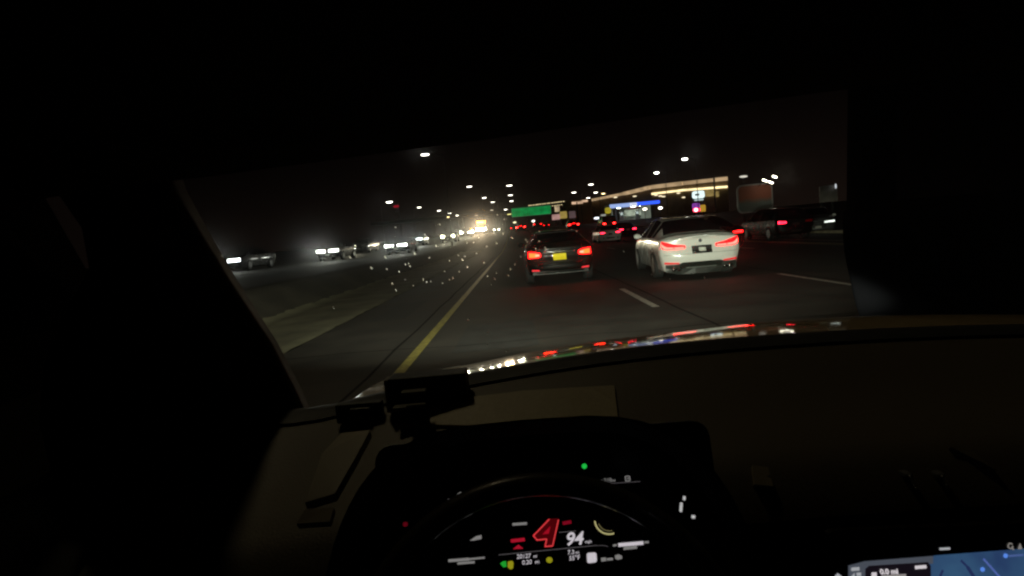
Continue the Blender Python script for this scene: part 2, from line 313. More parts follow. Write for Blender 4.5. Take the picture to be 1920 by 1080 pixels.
class Car:
    def __init__(s, kind, paint, name, loc, rz, label, cat, group=None, lod=1.0):
        K = KIND[kind]; s.K = K; s.kind = kind; s.L = K['L']; s.st = K['st']
        s.root = empty(name, loc, rz, label, cat, group)
        n = int(46 * lod); ys = sorted({round(k * s.L / n, 4) for k in range(n + 1)} | {a[0] for a in s.st} | {.03, s.L - .03, s.L - .06})
        rings = [dense(half_ring(lerp_st(s.st, y))) for y in ys]; R = len(rings[0])
        s.r0 = rings[0]; s.r1 = rings[-1]
        off = s.L / 2; s.off = off
        V = []; idx = {}
        def vid(j, i, sd):
            if rings[j][i][0] < 1e-6: sd = 1
            key = (j, i, sd)
            if key not in idx: idx[key] = len(V); V.append((sd * rings[j][i][0], ys[j] - off, rings[j][i][1]))
            return idx[key]
        B = []; G = {}
        def cls(j, i):
            ym = (ys[j] + ys[j + 1]) / 2
            if i >= 18:
                if K['rw'] and K['rw'][0] < ym < K['rw'][1] and i >= 18: return 'rear_window'
                if K['ws'][0] < ym < K['ws'][1]: return 'windscreen'
            elif 15 <= i < 18:
                for k, (a, b) in enumerate(K['sg']):
                    if a < ym < b: return 'side%d' % k
            return None
        for j in range(len(ys) - 1):
            for i in range(R - 1):
                for sd in (1, -1):
                    q = [vid(j, i, sd), vid(j, i + 1, sd), vid(j + 1, i + 1, sd), vid(j + 1, i, sd)]
                    q = list(dict.fromkeys(q))
                    if len(q) < 3: continue
                    c = cls(j, i)
                    if c: G.setdefault((c, sd if c.startswith('side') else 0), []).append(q)
                    else: B.append(q)
        # end caps, bulged
        M = 12
        for end in (0, 1):
            rg = s.r0 if end == 0 else s.r1; rows = []
            for i in range(R):
                w, z = rg[i]; row = []
                for k in range(M + 1):
                    x = w * (2 * k / M - 1)
                    V.append((x, (s.rear_y(x, z) if end == 0 else s.front_y(x, z)), z)); row.append(len(V) - 1)
                rows.append(row)
            for i in range(R - 1):
                for k in range(M): B.append([rows[i][k], rows[i][k + 1], rows[i + 1][k + 1], rows[i + 1][k]])
        s.body = s.sub('body', V, B, paint)
        for (c, sd), fs in G.items():
            s.sub('rear_window' if c == 'rear_window' else 'windscreen' if c == 'windscreen' else 'side_window', V, fs, car_glass)
        s.wheels(K)
    def sub(s, name, V, fs, m_, parent=None):
        bm = bmesh.new(); mp = {}
        for f_ in fs:
            vs = []
            for a in f_:
                if a not in mp: mp[a] = bm.verts.new(V[a])
                vs.append(mp[a])
            try: bm.faces.new(vs)
            except ValueError: pass
        bmesh.ops.remove_doubles(bm, verts=bm.verts, dist=.0005)
        return from_bm(name, bm, m_, parent or s.root, True)
    def width_at(s, rg, z):
        best = .5
        for (w0, z0), (w1, z1) in zip(rg, rg[1:]):
            if min(z0, z1) <= z <= max(z0, z1) and abs(z1 - z0) > 1e-6 and max(w0, w1) > .4:
                return max(.3, w0 + (w1 - w0) * (z - z0) / (z1 - z0))
        return best
    def rear_y(s, x, z):
        w = s.width_at(s.r0, z); u = min(1, abs(x) / w)
        return -s.off - prof(z, REARP[s.kind]) * (1 - u ** 3.2)
    def front_y(s, x, z):
        w = s.width_at(s.r1, z); u = min(1, abs(x) / w)
        return s.off + .16 * (1 - u ** 2.4) * (1 - .4 * max(0, (z - .55) / .4))
    def wheels(s, K):
        for yw in K['wheels']:
            for sd in (1, -1):
                w = lerp_st(s.st, yw)[2]; r = K['wr']; c = Vector((sd * (w - .10), yw - s.off, r))
                bm = bmesh.new(); segs = 20; pr = [(-.11, r * .66), (-.12, r * .9), (-.09, r), (.09, r), (.115, r * .9), (.11, r * .66)]
                rg = [[bm.verts.new((c.x + sd * a, c.y + b * math.cos(6.2832 * k / segs), c.z + b * math.sin(6.2832 * k / segs))) for k in range(segs)] for a, b in pr]
                for i in range(len(rg) - 1):
                    for k in range(segs): bm.faces.new((rg[i][k], rg[i][(k + 1) % segs], rg[i + 1][(k + 1) % segs], rg[i + 1][k]))
                wh = from_bm('wheel', bm, rubber, s.root, True)
                bm = bmesh.new(); bmesh.ops.create_cone(bm, cap_ends=True, segments=18, radius1=r * .66, radius2=r * .60, depth=.16)
                bmesh.ops.transform(bm, matrix=Matrix.Translation((c.x + sd * .03, c.y, c.z)) @ Matrix.Rotation(math.radians(90 * sd), 4, 'Y'), verts=bm.verts)
                from_bm('rim', bm, black_trim if s.kind == 'coach' else alloy, wh)
                # dark wheel arch lip, proud of the flank
                bm = bmesh.new(); vs = []
                for k in range(15):
                    a = math.pi * k / 14
                    for rr in (r + .03, r + .085):
                        vs.append((c.y + rr * math.cos(a), c.z + rr * math.sin(a)))
                bmv = []
                for (yy, zz) in vs:
                    rgm = dense(half_ring(lerp_st(s.st, min(s.L, max(0, yy + s.off)))))
                    bmv.append(bm.verts.new((sd * (s.width_at(rgm, max(zz, rgm[4][1] + .01)) + .008), yy, zz)))
                for k in range(14): bm.faces.new((bmv[2 * k], bmv[2 * k + 1], bmv[2 * k + 3], bmv[2 * k + 2]))
                from_bm('wheel_arch', bm, black_trim, s.root)
    def strip(s, name, cols, m_, end=0, out=.006, thick=.02, parent=None, sub=3):
        """a panel following the rear (end 0) or front: columns (x, z low, z high)"""
        cc = []
        for (a, b) in zip(cols, cols[1:]):
            for k in range(sub): t = k / sub; cc.append(tuple(a[i] + (b[i] - a[i]) * t for i in range(3)))
        cc.append(cols[-1])
        fy = s.rear_y if end == 0 else s.front_y; sg = -1 if end == 0 else 1
        bm = bmesh.new(); rows = []
        for x, z0, z1 in cc:
            r = []
            for z in (z0, (z0 + z1) / 2, z1): r.append((bm.verts.new((x, fy(x, z) + sg * out, z)), bm.verts.new((x, fy(x, z) + sg * (out - thick), z))))
            rows.append(r)
        for a, b in zip(rows, rows[1:]):
            for k in range(2):
                bm.faces.new((a[k][0], b[k][0], b[k + 1][0], a[k + 1][0])); bm.faces.new((a[k][1], a[k + 1][1], b[k + 1][1], b[k][1]))
            bm.faces.new((a[0][0], a[0][1], b[0][1], b[0][0])); bm.faces.new((a[2][0], b[2][0], b[2][1], a[2][1]))
        for r in (rows[0], rows[-1]):
            for k in range(2): bm.faces.new((r[k][0], r[k + 1][0], r[k + 1][1], r[k][1]))
        return from_bm(name, bm, m_, parent or s.root)
    def mirrors(s, paint):
        y = s.L * .64 - s.off; st = lerp_st(s.st, s.L * .64)
        for sd in (1, -1):
            o = ellipsoid('side_mirror', (sd * (st[3] + .10), y, st[4] + .07), (.11, .06, .075), paint, s.root)
    def basic_tail(s, m_, core=None, z=.80, x0=.45, x1=.80, h=.13, plate=None, chmsl=None, lamps=(-1, 1)):
        for sd in (-1, 1):
            t = s.strip('taillight', [(sd * x0, z - h * .35, z + h * .25), (sd * (x0 + x1) / 2, z - h * .5, z + h * .45), (sd * x1, z - h * .5, z + h * .55)], m_ if sd in lamps else red_glass)
            if core and sd in lamps: s.strip('lamp_core', [(sd * (x0 + .06), z - .02, z + .025), (sd * (x1 - .06), z - .025, z + .03)], core, out=.012, thick=.004, parent=t)
        s.strip('number_plate', [(-.15, .66, .80), (.15, .66, .80)], plate or black_trim, out=.01)
        s.strip('rear_bumper', [(-.62, .33, .46), (.62, .33, .46)], black_trim, out=.008)
        if chmsl: s.strip('brake_light', [(-.2, 1.0, 1.03), (.2, 1.0, 1.03)], chmsl, out=.03)
    def basic_head(s, m_, z=.68, x0=.46, x1=.74, h=.10, side=(-1, 1), two=False):
        for sd in (-1, 1):
            mm = m_ if sd in side else clear_lens
            t = s.strip('headlight', [(sd * x0, z - h / 2, z + h / 2 - .01), (sd * x1, z - h * .3, z + h * .6)], mm if not two else clear_lens, end=1)
            if two:
                for dz in (-.06, .05): s.strip('lamp_core', [(sd * (x0 + .01), z + dz - .04, z + dz + .03), (sd * (x1 - .01), z + dz - .03, z + dz + .04)], mm, end=1, out=.014, thick=.006, parent=t)
        s.strip('grille', [(-.38, .42, .66), (.38, .42, .66)], black_trim, end=1)
        s.strip('number_plate', [(-.15, .40, .52), (.15, .40, .52)], white_paint, end=1, out=.02)

# --- white sedan ahead on the right
D0 = 13.2; X0 = 4.19
c = Car('sedan', white_car, 'white_sedan', (X0 + .19, D0 + 4.95 / 2 + .1, 0), math.radians(-4.5), 'white sedan with L-shaped red tail lamps ahead in the lane right of the camera car', 'car')
for sd in (-1, 1):
    h = c.strip('taillight', [(sd * .34, .73, .795), (sd * .55, .725, .83), (sd * .74, .725, .885), (sd * .865, .75, .925)], em('tail_housing_lit', (1, .005, .008), 2.2, (.12, .003, .003)), out=.010)
    led = em('tail_led_band', (1, .024, .018), 22, (.2, .02, .02))
    c.strip('lamp_core', [(sd * .37, .737, .768), (sd * .59, .735, .772)], led, out=.018, thick=.01, parent=h)
    c.strip('lamp_core', [(sd * .61, .735, .772), (sd * .74, .738, .782), (sd * .80, .745, .81), (sd * .84, .768, .845), (sd * .86, .80, .87)], led, out=.018, thick=.01, parent=h)
    c.strip('reflector', [(sd * .50, .375, .405), (sd * .82, .385, .43)], tail_dim, out=.012)  # reflector is no lamp; headlights thrown back are put in as glow
c.strip('plate_recess', [(-.20, .60, .775), (.25, .60, .775)], mat('plate_recess_shadow', (.016, .018, .016), .5), out=.014)
p = c.strip('number_plate', [(-.135, .615, .765), (.205, .615, .765)], mat('dark_plate', (.012, .014, .014), .4), out=.02)
c.strip('plate_emblem', [(-.045, .64, .735), (.11, .645, .725)], mat('plate_white', (.7, .72, .66), .5, noise=.25, nscale=30), out=.028, thick=.01, parent=p, sub=2)
c.strip('rear_diffuser', [(-.80, .20, .37), (-.52, .13, .37), (-.42, .13, .41), (.42, .13, .41), (.52, .13, .37), (.80, .20, .37)], mat('diffuser_plastic', (.018, .021, .018), .4), out=.034, thick=.05)
c.strip('diffuser_trim', [(-.34, .27, .295), (.34, .27, .295)], mat('satin_trim', (.20, .22, .20), .3, metal=.7), out=.046, thick=.02)
for sd in (-1, 1):
    for k in (0, 1):
        bm = bmesh.new(); bm_tube(bm, [(sd * (.52 + .11 * k), -c.off - .17, .26), (sd * (.52 + .11 * k), -c.off + .05, .26)], .042, 14); from_bm('exhaust_tip', bm, chrome, c.root, True)
bm = bmesh.new(); bmesh.ops.create_cone(bm, cap_ends=True, segments=20, radius1=.041, radius2=.038, depth=.012)
bmesh.ops.transform(bm, matrix=Matrix.Translation((.0, c.rear_y(0, .885) - .006, .885)) @ Matrix.Rotation(math.radians(90), 4, 'X'), verts=bm.verts)
e = from_bm('badge', bm, chrome, c.root)
bm = bmesh.new(); bmesh.ops.create_cone(bm, cap_ends=True, segments=20, radius1=.031, radius2=.031, depth=.012)
bmesh.ops.transform(bm, matrix=Matrix.Translation((.0, c.rear_y(0, .885) - .010, .885)) @ Matrix.Rotation(math.radians(90), 4, 'X'), verts=bm.verts)
from_bm('badge_face', bm, mat('badge_dark', (.05, .07, .10), .3), e)
for z, x in ((.965, .80), (.595, .83)): c.strip('panel_gap', [(-x, z - .003, z + .003), (-x / 2, z - .003, z + .003), (x / 2, z - .003, z + .003), (x, z - .003, z + .003)], black_trim, out=.003)
c.mirrors(white_car)
for sd in (-1, 1):
    for yy in (1.75, 2.75):
        st = lerp_st(c.st, yy); box('door_handle', (sd * (st[3] + .022), yy - c.off, st[4] - .10), (.03, .20, .028), chrome, c.root, .008)
        box('door_gap', (sd * (st[2] + .001), yy + .22 - c.off, .62), (.012, .008, .52), black_trim, c.root)
c.basic_head(head_soft)
for sd in (-1, 1):   # chrome strip under the side windows
    pts = [(sd * (lerp_st(c.st, yy)[3] - .004), yy - c.off, lerp_st(c.st, yy)[4] + .022) for yy in (1.1, 1.6, 2.2, 2.8, 3.4)]
    tube('window_trim', pts, .008, chrome, c.root, 6)

# --- black compact SUV straight ahead
D1 = 15.0; X1 = 1.05
c = Car('hatch', black_car, 'black_hatchback', (X1, D1 + 2.25 + .1, 0), 0, 'black compact hatchback with a yellow number plate and orange-red tail lamps, right ahead', 'car')
for sd in (-1, 1):
    h = c.strip('taillight', [(sd * .50, .745, .84), (sd * .62, .725, .88), (sd * .83, .725, .90)], tail_red, out=.010)
    c.strip('lamp_core', [(sd * .53, .765, .815), (sd * .62, .745, .845), (sd * .80, .745, .865)], tail_hot, out=.018, thick=.01, parent=h)
    c.strip('lamp_core', [(sd * .535, .772, .812), (sd * .64, .765, .815)], tail_core, out=.022, thick=.006, parent=h)
    c.strip('reflector', [(sd * .56, .365, .405), (sd * .76, .375, .415)], pink_red if 0 else em('reflector_glow', (1, .05, .06), .9, (.3, .01, .01)), out=.012)  # reflector's return of headlights put in as emission
c.strip('number_plate', [(-.17, .635, .80), (.17, .635, .80)], em('yellow_plate_glow', (.74, .66, .015), .44, (.6, .45, .03), vary=.12, nscale=6), out=.014)  # light falling on the plate put in as its own glow
c.strip('tailgate_trim', [(-.42, .835, .87), (0, .84, .88), (.42, .835, .87)], chrome, out=.012)
c.strip('bumper_trim', [(-.66, .50, .54), (0, .50, .54), (.66, .50, .54)], mat('bumper_gloss', (.05, .055, .05), .15, coat=1), out=.02)
c.strip('rear_bumper', [(-.74, .27, .36), (.74, .27, .36)], mat('skid_plate', (.03, .032, .03), .45), out=.014)
c.strip('panel_gap', [(-.80, .60, .606), (.80, .60, .606)], black_trim, out=.003)
for z, r_b, w_, m_ in ((.535, .035, .60, black_car), (.325, .028, .62, black_car), (.865, .016, .40, chrome)):
    tube('glint_bar' if z < .8 else 'chrome_glint_bar', [(x * w_, c.rear_y(x * w_, z) - .012, z) for x in (-1, -.75, -.5, -.25, 0, .25, .5, .75, 1)], r_b, m_, c.root, 16)  # glossy tubes added to the rear to catch headlight glints
box('rear_spoiler', (0, -1.78, 1.365), (1.12, .26, .03), black_car, c.root, .01)
c.mirrors(black_car); c.basic_head(head_soft)

# --- black van close alongside at the right (its left flank fills the right of the view)
c = Car('coach', mat('coach_paint', (.004, .004, .005), .85, spec=0), 'black_coach', (4.08, 5.15 - 4.5, 0), 0, 'black coach running close alongside at the far right, only its dark flank showing', 'coach')
c.basic_head(clear_lens, z=.8); c.basic_tail(tail_dim)

# --- the other cars running the same way
def away(kind, paint, px, py, D, label, tail, core=None, z=.78, rz=0, chmsl=None, plate=None, name='car', cat='car', h=.13, xoff=0, lod=.5, lamps=(-1, 1)):
    pos = at(px, py, D); K = KIND[kind]; g = road_z(D)
    x = pos.x + xoff
    c = Car(kind, paint, name, (x, D + K['L'] / 2, gz(x, D)), rz, label, cat, 'cars ahead driving away', lod)
    c.basic_tail(tail, core, z, h=h, chmsl=chmsl, plate=plate, lamps=lamps); c.mirrors(paint)
    return c
away('suv', black_car, 976, 422, 96, 'dark car braking far ahead in the left lane beyond the black hatchback', brake, brake_core, .80, name='far_car', chmsl=brake)
away('sedan', grey_car, 1008, 420, 112, 'grey car with thin red tail lamps far ahead just right of the braking one', tail_red, None, .80, name='far_car')
away('sedan', black_car, 962, 418, 150, 'most distant dark car in the left lane under the green sign', tail_red, brake, .8, name='far_car')
away('suv', grey_car, 1024, 416, 150, 'distant grey suv with weak red lamps right under the green sign', tail_red, None, .8, name='far_car')
away('suv', blue_car, 1076, 424, 84, 'dark blue suv braking with bright double red lamps and a high brake bar', brake, brake_core, .84, name='far_car', chmsl=brake)
away('sedan', white_car, 1144, 434, 47, 'small white car with two pinkish red lamps between the hatchback and the sedan', pink_red, None, .84, name='far_car', h=.09)
away('van', black_car, 1142, 414, 74, 'dark van with high red lamps in front of the small white car', brake, brake_core, .92, name='far_van', cat='van')
away('sedan', black_car, 1177, 427, 56, 'black car with pink tail lamps and a pale plate right of the small white car', pink_red, None, .76, name='far_car', plate=white_paint)
c = away('sedan', black_car, 1350, 436, 20.6, 'black sedan half hidden behind the white sedan with one red lamp showing', brake, None, .80, name='hidden_car', h=.07)
c = away('suv', black_car, 1491, 417, 27, 'dark car with only its left red tail lamp lit, right below the orange board', pink_red, tail_red, .84, name='dim_car', h=.11, lamps=(-1,))


# --- oncoming cars
def oncoming(kind, paint, px, py, D, label, lamp, z=None, side=(-1, 1), two=False, x0=.36, x1=.84, h=.20, name='oncoming_car', cat='car', rz=math.pi, lod=.5):
    pos = at(px, py, D); K = KIND[kind]
    c = Car(kind, paint, name, (pos.x, D + K['L'] / 2, gz(pos.x, D + 1)), rz, label, cat, 'oncoming cars with headlights on', lod)
    zz = z if z else .68
    c.basic_head(lamp, zz, x0, x1, h, side, two); c.basic_tail(tail_dim); c.mirrors(paint)
    for sd in side:
        ld = bpy.data.lights.new('headlight_beam', 'SPOT'); ld.energy = .085 * D * D; ld.color = (.95, 1, .86) if lamp is not head_warm else (1, .95, .66)
        ld.spot_size = math.radians(60); ld.spot_blend = 1; ld.shadow_soft_size = .09
        lo = bpy.data.objects.new('headlight_beam', ld); COL.objects.link(lo); lo.parent = c.root
        lo.location = (sd * (x0 + x1) / 2, c.off + .26, zz); lo.rotation_euler = (math.radians(88), 0, math.atan2(-pos.x, D) * .9); lo.scale = (1.6, .6, 1)
    return c
oncoming('sedan', black_car, 424, 487, 34, 'oncoming dark car at the far left, one lamp cut by the windscreen pillar', head_cool, two=True, z=.70, x0=.14, x1=.86)
oncoming('suv', black_car, 614, 471, 42, 'oncoming dark suv with twin stacked white light bars at the left', head_white, two=True, z=.76, x0=.13, x1=.83)
oncoming('sedan', grey_car, 672, 460, 58, 'oncoming grey car with a single yellowish lamp behind the twin bar suv', head_warm, side=(1,), z=.72, x0=.30, x1=.80, h=.24)
oncoming('sedan', black_car, 742, 463, 44, 'oncoming black car with one bright white lamp on the inner lane', head_white, x0=.16, x1=.86, h=.20)
oncoming('suv', grey_car, 778, 451, 66, 'oncoming grey suv with two small white lamps behind the black car', head_cool, z=.74, x0=.20, x1=.84, h=.20)
oncoming('sedan', black_car, 840, 448, 67, 'oncoming car with two round yellow-white lamps before the tow truck', head_warm, z=.72, x0=.38, x1=.80, h=.34)
oncoming('suv', grey_car, 858, 434, 112, 'distant oncoming suv with faint lamps left of the tow truck', head_soft, z=.74)
oncoming('sedan', grey_car, 873, 440, 88, 'distant oncoming car with two small lamps close before the tow truck', head_warm, z=.72, h=.26)
oncoming('sedan', silver_car, 931, 428, 150, 'most distant oncoming car right of the glaring tow truck', head_warm, z=.74, h=.34)
pos = at(902, 431, 104)
c = Car('van', white_car, 'tow_truck', (pos.x, 104 + 2.65, gz(pos.x, 104)), math.pi, 'oncoming tow truck with glaring headlights and an amber beacon bar on its roof', 'truck', lod=.6)
c.basic_head(head_hot, .82, .22, .86, .42); c.mirrors(white_car); c.basic_tail(tail_dim)
for x in (-.56, .56):      # the truck's own beams
    ld = bpy.data.lights.new('truck_beam', 'SPOT'); ld.energy = 7000; ld.color = (1, .78, .50); ld.spot_size = math.radians(24); ld.spot_blend = .8; ld.shadow_soft_size = .15
    lo = bpy.data.objects.new('truck_beam', ld); COL.objects.link(lo); lo.location = (pos.x + x, 103.7, c.root.location.z + .86); lo.rotation_euler = (math.radians(90 + .8), 0, math.radians(176))
b = box('beacon_bar', (0, 1.0, 2.02), (1.5, .30, .16), black_trim, c.root, .03)
for k in range(3): box('beacon_lens', (-.52 + .52 * k, 1.0, 2.2), (.49, .36, .42), amber, b, .05)
# parked pale pickup on the frontage road
pos = at(1566, 414, 31)
c = Car('suv', grey_car, 'parked_car', (pos.x, 31 + 2.25, -.12), math.radians(158), 'grey car facing the camera under the grey board at the far right, lamps glowing', 'car', lod=.6)
c.basic_head(em('head_lamp_dipped', (.9, 1, .9), 1.7, (.5, .5, .5)), .72, .30, .80, .10, (-1, 1)); c.strip('grille_bar', [(-.30, .70, .735), (.30, .70, .735)], chrome, end=1, out=.02); c.mirrors(white_car)

# ------------------------------------------------------------------ street lamps
def street_lamp(px, py, D, label, group, lm=lamp_far, arm=1.6, side=1, size=(.42, .17, .07)):
    h = at(px, py, D); xb = h.x - side * arm; g = gz(xb, D)
    root = empty('street_lamp', (xb, D, g), 0, label, 'street lamp', group)
    H = h.z - g
    tube('pole', [(0, 0, 0), (0, 0, H * .5), (0, 0, H - .1)], .065, darksteel, root, 8, .035)
    tube('arm', [(0, 0, H - .3), (side * arm * .5, 0, H + .08), (side * arm, 0, H + .10)], .035, darksteel, root, 6)
    hd = box('lamp_head', (side * arm, 0, H + .08), (size[0] * 2.3, size[1] * 2.4, .09), darksteel, root, .03)
    ellipsoid('lens', (side * arm, 0, H), (size[0], size[1], size[2]), lm, hd)
    return root
LM = 'street lamps along the median'; LL = 'street lamps beyond the opposite road'; LR = 'street lamps along the frontage road'
street_lamp(797, 290, 56, 'nearest bright street lamp in the view, above the oncoming lanes', LM, lamp_white, 1.8, -1, (.42, .2, .08))
# unseen lamp added to the median row, lighting the dash, hood and wheel
near = empty('street_lamp', (-6.4, 5.5, gz(-6.4, 5.5)), 0, 'added unseen street lamp beside the camera car, hidden above its roof edge', 'street lamp', LM)
tube('pole', [(0, 0, 0), (0, 0, 5), (0, 0, 9.6)], .10, darksteel, near, 8, .05); tube('arm', [(0, 0, 9.4), (1.8, 0, 9.85), (3.7, 0, 9.8)], .035, darksteel, near, 6)
hd = box('lamp_head', (3.7, 0, 9.78), (.97, .48, .09), darksteel, near, .03); ellipsoid('lens', (3.7, 0, 9.7), (.42, .2, .08), em('added_lamp_warm', (1, .84, .50), 72.0, (.5, .5, .5)), hd)
for px, py, D, lb in ((880, 350, 95, 'left arm of the nearest twin median lamp, above the tow truck'), (908, 371, 125, 'median lamp head left of the middle twin, above the tow truck'), (924, 379, 143, 'median lamp head low above the right edge of the tow truck glare'),
                      (922, 394, 190, 'faint median lamp head just above the distant oncoming headlights')):
    street_lamp(px, py, D, lb, LM, lamp_far if D < 180 else em('lamp_faint', (1, .85, .6), 3), 1.9, -1, (.45, .16, .08))
for px, py, D, lb in ((955, 348, 97, 'highest lamp of the stacked column left of the green sign'), (957, 366, 126, 'second lamp down of the stacked column left of the green sign'), (959, 377, 145, 'third lamp down of the stacked column left of the green sign'), (948, 393, 180, 'lowest lamp of the stacked column beside the green sign')):
    street_lamp(px, py, D, lb, LM, lamp_far, 3.0, 1, (.48, .16, .08))
for px, py, D, m_, lb in ((730, 379, 95, lamp_white, 'bright white lamp above the left oncoming cars next to a red light'), (786, 389, 139, lamp_far, 'second white lamp from the left in the far left row'), (823, 395, 161, lamp_far, 'third white lamp from the left in the far left row'),
                      (843, 400, 183, lamp_far, 'white lamp just above the amber one in the left row'), (857, 404, 204, lamp_far, 'rightmost white lamp of the far left row'), (841, 407, 170, lamp_warm, 'amber lamp under the white one in the left row')):
    street_lamp(px, py, D, lb, LL, m_, 1.5, 1, (.5, .19, .09))
for px, py, D, m_, lb in ((1231, 324, 100, lamp_white, 'left one of the two bright lamps above the lit building'), (1284, 298, 81, lamp_white, 'highest right lamp above the lit building'),
                      (1108, 346, 113, lamp_far, 'bright lamp highest of the small cluster left of the building'), (1076, 361, 134, lamp_far, 'leftmost lamp of the small cluster left of the building'), (1117, 361, 141, lamp_far, 'lamp straight under the highest of the small cluster'),
                      (1131, 363, 148, lamp_warm, 'dull warm lamp right of the small cluster'), (1103, 371, 163, lamp_far, 'lowest lamp of the small cluster at the roof line')):
    street_lamp(px, py, D, lb, LR, m_, 1.5, -1, (.40, .22, .16) if m_ is lamp_white else (.5, .18, .09))
# small red light near the far left lamp: a traffic signal over the side road
pos = at(743, 387, 100); r_ = empty('traffic_signal', (pos.x, 100, gz(pos.x, 100)), 0, 'traffic signal showing dull red beside the bright lamp at the left', 'traffic signal')
hh = pos.z - r_.location.z
tube('pole', [(.35, .2, 0), (.35, .2, hh + .6)], .07, darksteel, r_); box('housing', (0, .12, hh - .35), (.6, .25, 1.3), black_trim, r_, .04)
ellipsoid('red_light', (0, -.04, hh), (.55, .06, .22), em('signal_red_dim', (1, .01, .05), .35, (.2, .01, .02)), r_)

# ------------------------------------------------------------------ signs
def board(name, px0, py0, px1, py1, D, label, cat, face, th=.12, border=None, posts=2, r=.15, group=None, extra=None):
    a = at((px0 + px1) / 2, (py0 + py1) / 2, D); w = (px1 - px0) / F * D; h = (py1 - py0) / F * D
    g = gz(a.x, D); root = empty(name, (a.x, D, g), 0, label, cat, group); zc = a.z - g
    M = Matrix.Translation((0, 0, zc)) @ FACE
    prism('panel', rrect(w, h, min(r, w * .3, h * .3)), th, face, root, M)
    if border:
        M2 = Matrix.Translation((0, .02, zc)) @ FACE
        prism('border', rrect(w + .20, h + .20, min(r + .1, w * .33)), th, border, root, M2)
    xs = [0] if posts == 1 else [-w * .32, w * .32]
    for x in xs: tube('post', [(x, th + .12, 0), (x, th + .12, zc + h * .3)], .08, darksteel, root)
    return root, zc, w, h
# overhead green sign on a gantry
a = at(996, 396, 180); g = road_z(180); w = 72 / F * 180; h = 14.5 / F * 180
r_ = empty('overhead_sign', (a.x, 180, g), 0, 'wide green overhead direction sign above the lanes far ahead', 'road sign')
zc = a.z - g; M = Matrix.Translation((0, 0, zc)) @ FACE
green = em('green_sign_glow', (.012, .50, .11), .42, (.01, .25, .06), vary=.45, nscale=.55)  # sign and border glow themselves, standing in for reflected headlights
prism('panel', rrect(w, h, .2), .15, green, r_, M)
prism('border', rrect(w + .24, h + .24, .26), .15, em('sign_border_glow', (.1, .5, .2), .3, (.6, .6, .6)), r_, Matrix.Translation((0, .03, zc)) @ FACE)
for x in (-w * .5 - 2.2, 14.5): tube('post', [(x, .5, 0), (x, .5, zc + 1.6)], .2, darksteel, r_)
for z in (zc - .8, zc + .8): tube('truss', [(-w * .5 - 2.2, .5, z), (14.5, .5, z)], .09, darksteel, r_)
box('sign_light', (-w * .5 - .9, -.2, zc - .35), (1.2, .25, .2), em('sign_light_glow', (1, .9, .3), 2.0), r_)
# rounded orange board with flood lights
orange = mat('orange_board', (.50, .16, .085), .6)
t = orange.node_tree; b_ = t.nodes['Principled BSDF']
c_ = t.nodes.new('ShaderNodeTexCoord'); s_ = t.nodes.new('ShaderNodeSeparateXYZ'); q_ = t.nodes.new('ShaderNodeValToRGB'); n_ = t.nodes.new('ShaderNodeTexNoise'); ad = t.nodes.new('ShaderNodeMath'); ad.operation = 'MULTIPLY_ADD'
n_.inputs['Scale'].default_value = 1.6; ad.inputs[1].default_value = .22
t.links.new(c_.outputs['Generated'], s_.inputs[0]); t.links.new(c_.outputs['Object'], n_.inputs['Vector']); t.links.new(n_.outputs['Fac'], ad.inputs[0]); t.links.new(s_.outputs['Z'], ad.inputs[2])
q_.color_ramp.elements[0].position = .44; q_.color_ramp.elements[0].color = (.22, .25, .23, 1); q_.color_ramp.elements[1].position = .62; q_.color_ramp.elements[1].color = (.46, .15, .09, 1)
t.links.new(ad.outputs[0], q_.inputs[0]); t.links.new(q_.outputs[0], b_.inputs['Base Color'])
r_, zc, w, h = board('roadside_board', 1386, 348, 1446, 395, 41, 'rounded board, rust orange above and grey below, on posts right of the white sedan', 'sign', orange, border=mat('board_rim', (.5, .5, .5), .5), r=.28)
flood = em('flood_lamp', (1, .93, .72), 16)
for px, py, k in ((1433, 338, 0), (1444, 341.5, 1), (1451.5, 331, 2)):
    a = at(px, py, 40.2); l = a - r_.location
    hd = box('flood_light', (l.x, l.y, l.z), (.30, .12, .09), darksteel, r_, .02, Matrix.Rotation(math.radians(25), 3, 'Y'))
    box('lens', (l.x, l.y - .075, l.z - .02), (.32, .04, .10), flood, hd, .015, Matrix.Rotation(math.radians(25), 3, 'Y'))
    tube('bracket', [(l.x, l.y, l.z), (l.x - .1, .2, zc + h * .4)], .02, darksteel, r_, 6)
# grey board at the right edge
r_, zc, w, h = board('grey_board', 1538, 348, 1570, 378, 36, 'plain grey board with one white glint on its edge, far right', 'sign', mat('grey_board_face', (.42, .38, .33), .6, noise=.25, nscale=2), r=.06)
a = at(1567, 349, 35.8) - r_.location; ellipsoid('edge_glint', a, (.05, .05, .16), em('edge_glint_glow', (.8, .85, .9), .8), r_)  # edge highlight put in as a small glowing bead
# small lit boards by the road
def lit(px0, py0, px1, py1, D, label, col, st, cat='sign', r=.12, vary=.25, posts=1, name='lit_sign'):
    return board(name, px0, py0, px1, py1, D, label, cat, em('sign_glow_%d_%d' % (px0, py0), col, st, (.3, .3, .3), vary, 1.2), r=r, posts=posts)
lit(1035, 402, 1050, 412, 118, 'pinkish lit board right of the green sign', (.75, .42, .38), .55)
lit(1050, 396.5, 1063, 409.5, 120, 'yellow and green lit board next to the pinkish one', (.62, .45, .10), .5)
lit(1067, 396, 1079, 409, 124, 'dim mauve lit board right of the yellow one', (.35, .22, .24), .22)
lit(1040, 386, 1049, 397, 150, 'small warm lit board above the pinkish one', (1, .75, .45), .5, vary=.8)
lit(1126, 402, 1136, 412, 130, 'whitish lit board left of the filling station', (.8, .8, .7), .4, vary=.6)
r_, zc, w, h = lit(1134.5, 389, 1145.5, 400.5, 105, 'round yellow sign beside the blue canopy', (.62, .50, .02), .55, r=.55)
